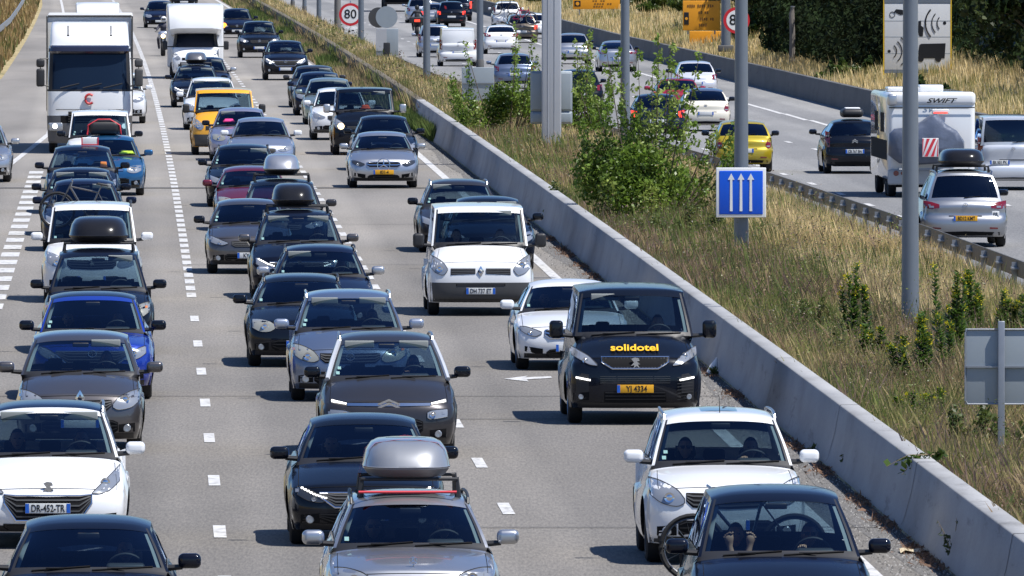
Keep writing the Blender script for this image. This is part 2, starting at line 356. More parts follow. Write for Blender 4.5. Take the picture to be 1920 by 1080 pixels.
# feature layouts; x as share of the half width, z as share of the bonnet edge height
ST = {
 'slant': dict(hl=[(.50, .84, .88), (.62, .80, .93), (.76, .82, 1.0), (.90, .88, 1.06)], gr=[(0, .74, .92), (.34, .74, .92), (.42, .80, .91)], lo=[(0, .34, .56), (.50, .34, .56), (.58, .42, .52)], fog=(.72, .45, .05), bz=.88, slats=3),
 'lion': dict(hl=[(.50, .76, .79), (.60, .74, .86), (.74, .77, .95), (.88, .86, 1.0)], drl=[(.50, .795, .82), (.66, .86, .885), (.84, .975, 1.0)], gr=[(0, .66, .90), (.40, .66, .90), (.60, .84, .90)], lo=[(0, .36, .56), (.42, .36, .56), (.62, .48, .55)], fog=(.72, .46, .05), bz=.86, slats=4, grc=1),
 'double': dict(hl=[(.56, .72, .82), (.64, .70, .86), (.86, .74, .88)], drl=[(.62, .96, .985), (.84, 1.0, 1.04)], gr=[(0, .93, .98), (.62, .945, .975)], lo=[(0, .40, .70), (.42, .42, .70), (.50, .5, .66)], fog=(.72, .44, .05), bz=.97, slats=2, chev=1),
 'drop': dict(hl=[(.56, .92, .94), (.66, .92, 1.06), (.78, .97, 1.20), (.90, 1.10, 1.34)], gr=[(0, .47, .88), (.40, .47, .88), (.55, .76, .90)], lo=[(0, .29, .42), (.50, .30, .42), (.56, .36, .42)], fog=(.74, .5, .055), bz=1.0, slats=4, grc=1),
 'oval': dict(hl=[(.50, .86, .95), (.60, .80, 1.02), (.76, .80, 1.06), (.90, .88, 1.06)], gr=[(0, .86, .94), (.40, .86, .94)], lo=[(0, .36, .62), (.46, .36, .62), (.56, .44, .58)], fog=(.74, .46, .05), bz=.90, slats=2),
 'tall': dict(hl=[(.52, .80, .86), (.62, .76, .98), (.80, .80, 1.07), (.94, .90, 1.10)], gr=[(0, .72, .92), (.42, .74, .93), (.50, .82, .93)], lo=[(0, .34, .58), (.52, .34, .58), (.60, .40, .54)], fog=(.74, .44, .055), bz=.86, slats=3),
 'star': dict(hl=[(.54, .84, .88), (.66, .78, .94), (.82, .84, 1.0), (.92, .92, 1.0)], gr=[(0, .74, .94), (.40, .74, .94), (.48, .82, .92)], lo=[(0, .30, .54), (.40, .30, .48), (.46, .34, .42)], lo2=[(.52, .36, .5), (.84, .44, .56)], bz=.84, slats=1, grc=1, star=1),
 'van': dict(hl=[(.62, .84, .88), (.70, .76, .99), (.84, .80, 1.08), (.94, .90, 1.12)], gr=[(.10, .78, .88), (.56, .76, .88)], lo=[(0, .555, .60), (.46, .555, .60)], bz=.83, slats=3, split=1),
 'vanx': dict(hl=[(.56, .88, .90), (.68, .90, 1.02), (.80, .96, 1.09), (.93, 1.03, 1.16)], gr=[(0, .84, 1.01), (.34, .84, 1.01), (.50, .94, 1.01)], lo=[(0, .34, .50), (.46, .34, .50)], drl=[(.66, .655, .68), (.88, .695, .722)], bz=.92, slats=0, grc=1, fog=(.80, .42, .04)),
}
TL = {  # tail lamps: share of half width / metres
 'wide': [(.60, .82, .90), (.78, .80, .95), (.96, .82, .98)], 'tallt': [(.82, .72, 1.12), (.96, .72, 1.15)], 'block': [(.74, .74, .92), (.95, .72, .96)], 'roundt': [(.74, .72, .80), (.82, .66, .92), (.92, .70, .88)],
}
def emblem(mb, kind, x, y, z, k=1.0, back=False):
    d = .008 if back else -.008
    if kind == 'star':
        mb.tube([(x + math.cos(a) * .062 * k, y + d, z + math.sin(a) * .062 * k) for a in [i * math.pi / 8 for i in range(16)]], .006 * k, 6, close=True)
        for a in (90, 210, 330): mb.tube([(x, y + d * 1.5, z), (x + math.cos(R(a)) * .058 * k, y + d, z + math.sin(R(a)) * .058 * k)], [.010 * k, .002], 6)
    elif kind == 'diamond':
        o = [(0, .085), (.05, 0), (0, -.085), (-.05, 0)]; i_ = [(a * .5, b * .5) for a, b in o]; n = 4
        vs = [(x + a * k, y + d, z + b * k) for a, b in o] + [(x + a * k, y + 2 * d, z + b * k) for a, b in i_] + [(x + a * k, y - d, z + b * k) for a, b in o]
        mb.add(vs, [(j, (j + 1) % 4, 4 + (j + 1) % 4, 4 + j) for j in range(4)] + [(j, 8 + j, 8 + (j + 1) % 4, (j + 1) % 4) for j in range(4)])
    elif kind == 'lion':
        P = [(-.045, .05), (-.01, .065), (.035, .06), (.05, .03), (.02, .02), (.055, -.015), (.03, -.012), (.05, -.06), (.015, -.03), (-.02, -.06), (-.01, -.02), (-.05, -.03), (-.015, .01)]
        mb.plate([(x + a * k, z + b * k) for a, b in P], y + 1.5 * d, y - d)
    elif kind == 'chevron':
        for dz in (0, .045):
            mb.plate([(x - .11 * k, z - .045 + dz), (x, z + .02 + dz), (x + .11 * k, z - .045 + dz), (x + .085 * k, z - .06 + dz), (x, z - .012 + dz), (x - .085 * k, z - .06 + dz)], y + 1.5 * d, y)
    elif kind == 'ring':
        mb.tube([(x + math.cos(a) * .06 * k, y + d, z + math.sin(a) * .05 * k) for a in [i * math.pi / 8 for i in range(16)]], .008 * k, 6, close=True); mb.box((x, y + d, z), (.1 * k, .01, .012 * k)); mb.box((x, y + d, z), (.012 * k, .01, .08 * k))
    elif kind == 'rings4':
        for q in range(4):
            mb.tube([(x + (q - 1.5) * .065 + math.cos(a) * .042, y + d, z + math.sin(a) * .042) for a in [i * math.pi / 6 for i in range(12)]], .006, 6, close=True)

CARS = []
def car(name, label, cat, px, py, pre, col, style='slant', emb='ring', rear=False, s_over=None, group=None, plate='white', ptxt=None, lamp=None, drl=False, lit=False,
        rails=None, visors=1, detail=2, roofcol=None, lower=None, mirror=None, tl='wide', z0=None, yaw=0.0, badge2=None, sticker=True, people=None, wip=True, tall=None, **over):
    """px: middle of the face towards the camera; py: where its front (rear) wheels touch the road, in rows of the 1920 x 1080 photo."""
    p = dict(BASE); p.update(PRE[pre]); p.update(over); S = Shell(p)
    hw = S.hw; L, W, H = p['L'], p['W'], p['H']
    if rear: X, Z, zg = pixr(px, py)
    else: (X, Z), zg = pix(px, py), 0.0
    rz = -slope(Z) * 1.0
    rz = math.atan(-slope(Z)) + yaw
    T = thing(name, label, cat, (X, Z, zg), rz + (math.pi if rear else 0), group or ('cars driving away on the far carriageway' if rear else 'vehicles queueing towards the camera'))
    oy = p['fo'] if not rear else p['fo'] + p['wb']               # nose to the wheel that stands on the origin
    T2 = T
    def fin(o): 
        o.location = (o.location[0], o.location[1] - oy, o.location[2]); return o
    class PP: pass
    B_ = lambda mb, nm, mt, par=None, **k: (fin(mb.build(nm, mt, T, **k)) if par is None else mb.build(nm, mt, par, **k))
    pm = col
    # --- shell
    body = MB(); nv = len(VCOL); G = S.G
    def cell(i, j):
        va = abs(VCOL[j] + VCOL[j + 1]) / 2
        if i < S.iA: return 0
        if i == S.iA: return 1                                         # scuttle between bonnet and windscreen
        if S.iB0 <= i < S.iB1:
            k = i - S.iB0; n = S.iB1 - S.iB0
            if va > .965: return 0
            if k < 1 or va > .93: return 1
            return 0 if k >= n - 1 else -1
        if i < S.iC1: return 2 if roofcol else 0
        if i < S.iD1:
            k = i - S.iC1; n = S.iD1 - S.iC1
            if va > .91 or k < 1 or k >= n - 1: return 2 if (roofcol and k < 1) else 0
            return -1
        return 0
    body.grid(G, test=cell)
    # --- sides: edge polyline, split in lower side and cabin side
    def edge(sgn):
        c = nv - 1 if sgn > 0 else 0
        return [g[c] for g in G]
    yf = G[4][nv - 1][1]; E = edge(1)
    hood = E[:S.iA + 1]; tail = E[S.iE0:]
    # bottom/top functions along y
    ifr = next(i for i, r in enumerate(S.A) if r[1] >= p['hz0'] - 1e-6)
    ht = [e for e in hood[ifr:]]; tt = tail
    iet = next(i for i, r in enumerate(S.E) if r[1] <= .62)
    top_pts = [(e[1], e[2], e[0]) for e in ht] + [(e[1], e[2], e[0]) for e in tt[:iet]]
    top_pts.sort(); ty_ = [a[0] for a in top_pts]; tz_ = [a[1] for a in top_pts]; tx_ = [a[2] for a in top_pts]
    y0s = hood[ifr][1]; y1s = tt[iet][1]
    ax1, ax2, Rw = p['fo'], p['fo'] + p['wb'], p['R']; ra = Rw + .055
    ys = set([y0s, y1s] + [a for a in ty_ if y0s < a < y1s])
    for ax in (ax1, ax2):
        for k in range(0, 13): ys.add(ax - ra + 2 * ra * (0.5 - 0.5 * math.cos(k * math.pi / 12)))
    for k in range(1, 8): ys.add(y0s + (y1s - y0s) * k / 8)
    ys = sorted(y for y in ys if y0s - 1e-6 <= y <= y1s + 1e-6)
    def zbot(y):
        z = p['zb']
        for ax in (ax1, ax2):
            if abs(y - ax) < ra: z = max(z, Rw + math.sqrt(ra * ra - (y - ax) ** 2))
        return z
    fr = [0, .25, .5, .75, .9, 1.0]
    def sidegrid(sgn):
        rows = [[] for _ in fr]
        for y in ys:
            zt = float(np.interp(y, ty_, tz_)); xt = float(np.interp(y, ty_, tx_)); zbm = min(zbot(y), zt - .04)
            tp = .035 * max(0, 1 - (y - y0s) / .5) + .035 * max(0, 1 - (y1s - y) / .5)
            for k, f in enumerate(fr):
                z = zbm + (zt - zbm) * f; x = hw(z, tp)
                if f > .8: x = x + (xt - x) * ((f - .8) / .2)
                fl = max([0] + [.022 * max(0, 1 - abs(math.hypot(y - ax, z - Rw) - ra) / .10) for ax in (ax1, ax2)])
                rows[k].append((sgn * (x + fl * (f < .9)), y, z))
        # tie the first and last column to the front and rear faces
        for q, src in ((0, [e for e in hood[:ifr + 1]]), (-1, [e for e in tt[iet:]][::-1])):
            zz = [e[2] for e in src]; xx = [e[0] for e in src]; yy = [e[1] for e in src]
            for k in range(len(fr)):
                x, y, z = rows[k][q]; rows[k][q] = (sgn * float(np.interp(z, zz, xx)), float(np.interp(z, zz, yy)), z)
        return rows
    for sgn in (1, -1):
        rw = sidegrid(sgn); body.grid(rw, test=lambda i, j: 0)
    # cabin sides
    sgs = []
    cab = E[S.iB0:S.iD1 + 1]; cyv = [c[1] for c in cab]
    y_a, y_b = cab[0][1], cab[-1][1]; zb_a, zb_b = cab[0][2], cab[-1][2]
    bel = lambda y: zb_a + (zb_b - zb_a) * (y - y_a) / (y_b - y_a)
    cabm = sorted(cab, key=lambda c: c[1])
    rowsf = [0, .06, .90, 1.0]
    ymid = (p['wy'] + p['ry']) / 2
    for sgn in (1, -1):
        rows = [[] for _ in rowsf]; hts = []
        for c in cabm:
            zb_ = min(bel(c[1]), c[2]); hts.append((c[1], c[2] - zb_))
            for k, f in enumerate(rowsf):
                xb = p['Wb'] - .01
                x = xb + (c[0] - xb) * f
                rows[k].append((sgn * x, c[1], zb_ + (c[2] - zb_) * f))
        def tst(i, j):
            if i != 1: return 0
            ymj = (hts[j][0] + hts[j + 1][0]) / 2
            if hts[j][1] < .16 and hts[j + 1][1] < .16: return 0
            if abs(ymj - ymid) < .05: return 1
            return -1
        body.grid(rows, test=tst)
        side_g = MB(); side_g.grid([[(x - sgn * .006, y, z) for x, y, z in r] for r in rows], test=lambda i, j: 0 if tst(i, j) == -1 else -1); sgs.append(side_g)
        # ledge between side top and cabin foot
        led = [[], []]
        yy = [y for y in ys if y_a - .1 <= y <= y_b + .1]
        for y in yy:
            led[0].append((sgn * float(np.interp(y, ty_, tx_)), y, float(np.interp(y, ty_, tz_))))
            led[1].append((sgn * (p['Wb'] - .012), y, min(max(bel(min(max(y, y_a), y_b)), 0), 9)))
        if len(yy) > 1: body.grid(led)
    bo = B_(body, 'body', [pm, M_BLK, roofcol or pm], ang=38)
    # --- glass
    wsg = MB(); wsg.grid([[ (x, y + .006, z) for x, y, z in r] for r in G[S.iB0:S.iB1 + 1]], test=lambda i, j: 0 if cell(i + S.iB0, j) in (-1,) else -1)
    B_(wsg, 'windscreen', M_GLASS, recalc=False)
    rg = MB(); rg.grid([[(x, y - .006, z) for x, y, z in r] for r in G[S.iC1:S.iD1 + 1]], test=lambda i, j: 0 if cell(i + S.iC1, j) == -1 else -1)
    B_(rg, 'rear_door_skin' if p.get('blind') else 'rear_window', pm if p.get('blind') else (M_PRIV if rear else M_REARG), recalc=False)
    for side_g in sgs: B_(side_g, 'side_window', M_PRIV, recalc=False)
    # --- underside and wheel wells
    u = MB(); u.box((0, L / 2, p['zb'] + .12), (W * .70, L - .5, .20)); u.box((0, L / 2, .50), (W - .46, L - .6, .42))
    for ax in (ax1, ax2): u.box((0, ax, .5), (W * .8, Rw * 2, .3))
    B_(u, 'underbody', M_BLKM, smooth=False)
    for ax in (ax1, ax2):
        for sg in (-1, 1): add_wheel(T, (sg * (W / 2 - .125), ax - oy, Rw), Rw, steel=lower is not None)
    # --- front or rear dressing
    W2 = W / 2; h0 = p['hz0']
    def sc(c): return [(x * W2, a * h0, b * h0) for x, a, b in c]
    if not rear:
        st = ST[style]
        lens = {'aged': M_LAMPY, 'dark': M_LAMPD}.get(lamp, M_LAMP)
        for sg in (1, -1):
            c = sc(st['hl']); c = c if sg > 0 else mirror_cols(c)
            cs = [list(q) for q in catmull([(q[0], q[1], q[2]) for q in c], 4)]
            for q in cs: q[1] = min(q[1], q[2] - .004)
            h = B_(S.strip(cs, off=.010, M=1, rows=4), 'headlight', lens, ang=60)
            if detail >= 1:
                mid = c[len(c) // 2]; xx = sum(q[0] for q in c[1:3]) / 2 if len(c) > 3 else mid[0]; zz = (mid[1] + mid[2]) / 2
                rr = min(.058, (mid[2] - mid[1]) * .34)
                lm = MB(); yv = S.surf(xx, zz, 'A', .022)
                lm.lathe([(-.012, .001), (-.012, rr * .35), (-.004, rr * .6), (-.012, rr), (.03, rr * 1.02)], (xx, yv, zz), axis='y', n=16)
                lo_ = lm.build('lamp_bulb', M_LIT if lit else (M_CHR if lamp != 'dark' else M_LAMP), h)
                if detail >= 2:
                    rm = MB(); pts = [(q[0], S.surf(q[0], q[1], 'A', .012), q[1]) for q in cs] + [(q[0], S.surf(q[0], q[2], 'A', .012), q[2]) for q in reversed(cs)]
                    rm.tube(pts, .0045, 5, close=True); rm.build('lamp_surround', M_BLK, h)
                    am = MB(); xo = c[-1][0] * .97 if sg > 0 else c[0][0] * .97; zo = (c[-1][1] + c[-1][2]) / 2 if sg > 0 else (c[0][1] + c[0][2]) / 2
                    S.strip([(xo - .05, zo - .02, zo + .02), (xo - .01, zo - .015, zo + .02)], off=.014, mb=am); am.build('indicator', M_AMB if lamp == 'aged' else M_LAMP, h)
            if drl and 'drl' in st:
                d = sc(st['drl']); d = d if sg > 0 else mirror_cols(d)
                x0, x1 = d[0][0], d[-1][0]; dm = MB(); n = 9
                for k in range(n):
                    x = x0 + (x1 - x0) * (k + .5) / n; zz = float(np.interp(x, [q[0] for q in d], [(q[1] + q[2]) / 2 for q in d])); hh = float(np.interp(x, [q[0] for q in d], [q[2] - q[1] for q in d]))
                    ww = (x1 - x0) / n * .42; S.strip([(x - ww, zz - hh / 2, zz + hh / 2), (x + ww, zz - hh / 2, zz + hh / 2)], off=.024, mb=dm, rows=1, M=1)
                B_(dm, 'daytime_light', M_LIT)
        g = sc(st['gr'])
        def grille(cc, nm='grille'):
            go = B_(S.strip(cc, off=.007), nm, M_BLKM)
            n = st['slats']
            if n and detail >= 1:
                sl = MB()
                for k in range(n):
                    f = (k + .75) / (n + .5); th = .009 if n > 2 else .013
                    q = [(x * .985, a + (b - a) * f - th, a + (b - a) * f + th) for x, a, b in cc]; S.strip(q, off=.014, mb=sl, rows=1, M=2)
                sl.build('grille_slats', M_CHR if (n <= 2 or st.get('chev')) else M_GRY, go)
            if n == 0:
                sl = MB()
                for k in range(22):
                    x = cc[0][0] + (cc[-1][0] - cc[0][0]) * (k + .5) / 22; za = float(np.interp(x, [q[0] for q in cc], [q[1] for q in cc])); zb_ = float(np.interp(x, [q[0] for q in cc], [q[2] for q in cc])); S.strip([(x - .004, za, zb_), (x + .004, za, zb_)], off=.013, mb=sl, rows=1, M=1)
                sl.build('grille_slats', M_GRY, go)
            if st.get('grc') and detail >= 1:
                cr = MB(); cr.tube([(q[0], S.surf(q[0], q[1], 'A', .014), q[1]) for q in cc] + [(q[0], S.surf(q[0], q[2], 'A', .014), q[2]) for q in reversed(cc)], .012, 6, close=True)
                cr.build('grille_surround', M_CHR, go)
            return go
        if st.get('split'):
            grille(g); grille(mirror_cols(g))
        else: grille(sym(g))
        zb_ = p['zb']; B_(S.strip([(x * W2, zb_ + .01, zb_ + .075 + .015 * abs(x)) for x in (-.93, -.5, 0, .5, .93)], off=.006, M=5), 'lower_lip', M_BLK)
        li = B_(S.strip(sym(sc(st['lo'])), off=.006), 'air_intake', M_BLKM)
        if detail >= 1:
            sl = MB()
            for f in (.3, .6, .9): S.strip([(x * .97, a + (b - a) * f - .008, a + (b - a) * f + .004) for x, a, b in sym(sc(st['lo']))], off=.012, mb=sl, rows=1)
            sl.build('intake_slats', M_BLK, li)
        if 'lo2' in st:
            for c in (sc(st['lo2']), mirror_cols(sc(st['lo2']))): B_(S.strip(c, off=.006), 'side_intake', M_BLKM)
        if 'fog' in st:
            fx, fz, fr_ = st['fog']
            for sg in (1, -1):
                x = sg * fx * W2; z = fz * h0; y = S.surf(x, z)
                pk = MB(); S.strip([(x - .11, z - .055, z + .05), (x + .11, z - .05, z + .07)] , off=.006, mb=pk); po = B_(pk, 'fog_lamp', M_BLKM)
                fm = MB(); fm.lathe([(-.02, .001), (-.022, fr_ * .8), (-.012, fr_), (.03, fr_)], (x, y, z), axis='y', n=14); fm.build('fog_glass', M_LAMP, po)
        if lower is not None:
            lb = [(x * W2, p['zb'] + .012, lower) for x in (-.94, -.6, 0, .6, .94)]
            # bumper of bare plastic, kept behind the plate and intake
            B_(S.strip(lb, off=.0055, rows=12, M=7), 'bumper', M_GRY)
        ez = p.get('ez', st['bz'] * h0); em = MB(); emblem(em, emb, 0, S.surf(0, ez, 'A', .02), ez, k=badge2 or 1.0); B_(em, 'emblem', M_CHR)
        pz = p.get('pz', .52 * h0 if style != 'drop' else .68 * h0); sec = 'A'; by = S.surf(0, pz, 'A', .020)
    else:
        for sg in (1, -1):
            c = [(x * W2, a * (p['tz'] / .98), b * (p['tz'] / .98)) for x, a, b in TL[tl]]; c = c if sg > 0 else mirror_cols(c)
            h = B_(S.strip(c, sec='E', off=.008), 'tail_light', M_REDL if lit else M_RED)
            if detail >= 1:
                q = MB(); x0 = sum(k[0] for k in c) / len(c); z0_ = c[0][1] * .25 + c[0][2] * .75 if tl == 'tallt' else c[0][1] + .03; S.strip([(x0 - .05, z0_ - .02, z0_ + .02), (x0 + .05, z0_ - .02, z0_ + .02)], sec='E', off=.014, mb=q, rows=1); q.build('lamp_segment', M_LAMP, h)
        # bumper crease, diffuser, wiper
        B_(S.strip([(-W2 * .8, p['zb'] + .07, .33), (0, p['zb'] + .07, .35), (W2 * .8, p['zb'] + .07, .33)], sec='E', off=.005, M=4), 'rear_diffuser', M_BLKM)
        for sg in (1, -1): B_(S.strip([(sg * W2 * .66 - .09, .40, .43), (sg * W2 * .66 + .09, .40, .44)], sec='E', off=.007, rows=1), 'reflector', M_RED)
        if detail >= 1:
            cr = MB(); zz = p['tz'] - .03
            wpm = MB(); y_w = lambda x, z: S.surf(x, z, 'D', .015)
            zb_ = p['tz'] + .09; wpm.tube([(0.02, y_w(.02, zb_ - .03), zb_ - .03), (-.33, y_w(-.33, zb_), zb_)], .008, 5); B_(wpm, 'rear_wiper', M_BLKM)
            gl = MB(); S.strip([(-.36, .66 * p['tz'], .68 * p['tz']), (.36, .66 * p['tz'], .68 * p['tz'])], sec='E', off=.006, mb=gl, rows=1); B_(gl, 'tailgate_seam', M_BLKM)
        ez = p['tz'] - .10; em = MB(); emblem(em, emb, 0, S.surf(0, ez, 'E', .012), ez, k=.8, back=True); B_(em, 'emblem', M_CHR)
        pz = p.get('pz', .60 * p['tz'] + .02); by = S.surf(0, pz, 'E', .022)
    # plate
    if plate:
        pl = MB(); d = -1 if not rear else 1
        wpl = .52; pl.rbox((0, by, pz), (wpl, .012, .115), .004, axis='y', n=2)
        px_ = 0 if p.get('plx') is None else p['plx']
        po = B_(pl, 'number_plate', M_PLY if plate == 'yellow' else M_PLW, ang=30); po.location.x += px_
        if detail >= 1:
            eb = MB(); s1 = 1 if not rear else -1
            eb.box((-s1 * (wpl / 2 - .022), by + d * .008, pz), (.042, .004, .108)); 
            if plate == 'white': eb.box((s1 * (wpl / 2 - .022), by + d * .008, pz), (.042, .004, .108))
            eb.build('plate_band', M_PLB, po, smooth=False)
            if ptxt: text('plate_text', ptxt, .118, M_INK, po, (0.0 if plate == 'white' else s1 * .02, by + d * .008, pz - .003), rot=(R(90), 0, 0 if not rear else math.pi), sx=.70 if len(ptxt) > 7 else .8, bold=.0015)
    # mirrors
    mm = mirror or pm
    for sg in (1, -1):
        mr = MB(); yy = p['cy'] + .42; zz = p['hz1'] + .085; bx = p['Wb'] + .11; big = 1.35 if pre == 'van' else 1.0
        if pre == 'van': yy = p['cy'] + .28; bx += .03
        mr.rbox((sg * (bx + .09), yy, zz), (.225 if big == 1 else .20, .15, .150 * (1 if big == 1 else 1.7)), .055, axis='y', taper=(.9, .86), n=4)
        mo = B_(mr, 'wing_mirror', mm)
        am = MB(); am.tube([(sg * (p['Wb'] - .01), yy + .01, zz - .07 * big), (sg * (bx + .02), yy, zz - .06 * big)], [.032, .026], 8); am.build('mirror_arm', M_BLK, mo)
    # wipers
    if wip and not rear:
        for k, (xa, xb) in enumerate(((-.56, .02), (.04, .64))):
            wm = MB(); pts = []
            for q in range(6):
                x = (xa + (xb - xa) * q / 5) * (W / 1.8); z = p['hz1'] + .015 + .035 * q / 5 - .02 * (x / p['Wb']) ** 2
                pts.append((x, S.surf(x, z, 'B', .016), z))
            wm.tube(pts, .009, 5); wm.box((pts[2][0], pts[2][1] - .012, pts[2][2] + .004), (.18, .012, .014)); B_(wm, 'wiper', M_BLKM)
    # rails
    if rails:
        for sg in (1, -1):
            rmb = MB(); pts = []
            i0, i1 = S.iB1 + 1, S.iC1
            cc = [G[i][nv - 1] for i in range(i0, i1 + 1)]
            for q, c in enumerate(cc):
                e = 0.0 if q in (0, len(cc) - 1) else .045
                pts.append((sg * (c[0] - .012), c[1], c[2] + e))
            rmb.tube(pts, .017, 7); B_(rmb, 'roof_rail', rails)
    if detail >= 2:   # antenna and shut lines
        an = MB(); an.tube([(0.0, p['wy'] + .12, H - .03), (0.0, p['wy'] + .25, H + .16)], [.006, .0025], 5); 
        if p.get('ant'): B_(an, 'aerial', M_BLKM)
        se = MB()
        for sg in (1, -1):
            pts = []
            for i in range(ifr + 1, S.iA):
                r = S.A[i]; q = S.pt(r, .90); pts.append((sg * q[0], q[1], q[2] + .0015))
            se.tube(pts, .0035, 4)
        i = ifr; se.tube([(S.pt(S.A[i], v)[0], S.pt(S.A[i], v)[1] - .002, S.pt(S.A[i], v)[2] + .001) for v in VCOL if abs(v) < .8], .0035, 4)
        B_(se, 'bonnet_seam', M_BLKM)
    # interior
    cyq, wyq = p['cy'], p['wy']; h1 = p['hz1']; sx = (W / 1.8)
    if not rear or detail >= 1:
        fsy = wyq + .62; sz0 = h1 - .62
        for x in (-.37, .37): shared('seat', 'seat', seat_mesh, T, (x * sx, fsy - oy, sz0))
        shared('bench', 'rear_bench', bench_mesh, T, (0, min(fsy + .95, p['ty'] - .35) - oy, sz0 + .02), (W / 1.85, 1, 1))
        d = MB(); d.rbox((0, cyq + .42, h1 - .07), (1.42 * sx, .55, .16), .07, axis='x', n=4); d.rbox((.37 * sx, cyq + .5, h1 + .015), (.38, .30, .08), .035, axis='x'); B_(d, 'dashboard', M_GRY)
        shared('swheel', 'steering_wheel', swheel_mesh, T, (.37 * sx, fsy - .62 - oy, h1 - .03))
        vis = MB(); rows_ = visors
        if rows_:
            for x in ((-.36, .36) if rows_ == 2 else ((.36,) if rows_ == 1 else (-.36,))):
                z = H - .15; y = S.surf(x * sx, z, 'B') + .04; vis.rbox((x * sx, y, z), (.40, .025, .10), .012, axis='y')
            B_(vis, 'sun_visor', M_VIS)
        rv = MB(); z = H - .17; y = S.surf(0, z, 'B') + .07; rv.rbox((0, y, z), (.22, .03, .06), .015, axis='y'); B_(rv, 'rear_view_mirror', M_BLK)
        hl_ = MB(); hl_.grid([[(x, y, z - .035) for x, y, z in r[2:-2]] for r in G[S.iB1:S.iC1 + 1]]); B_(hl_, 'headlining', M_VIS, recalc=False)
        tm = MB()
        for sg in (1, -1):
            tm.grid([[(sg * S.pt(r, v)[0], S.pt(r, v)[1] + dy, S.pt(r, v)[2]) for v, dy in ((.86, .06), (.94, .025))] for r in S.B])
        B_(tm, 'pillar_trim', M_TRIM, recalc=False)
        if sticker and not rear and (int(px) * 7 + int(py) * 3) % 5 < 3:
            sk = MB()
            for q, dz in enumerate((.075, .135)[: 1 + int(px) % 2]):
                x = -p['Wb'] * .82 * (1 - q * .03); z = h1 + dz; S.strip([(x - .025, z - .020 + .004 * q, z + .018), (x + .02, z - .020 + .004 * q, z + .018)], sec='B', off=.004, mb=sk, rows=1, M=1, depth=.003)
            B_(sk, 'windscreen_sticker', M_STK)
    CARS.append((T, p, oy, S)); T['_oy'] = oy
    return T, p, oy, S, fin

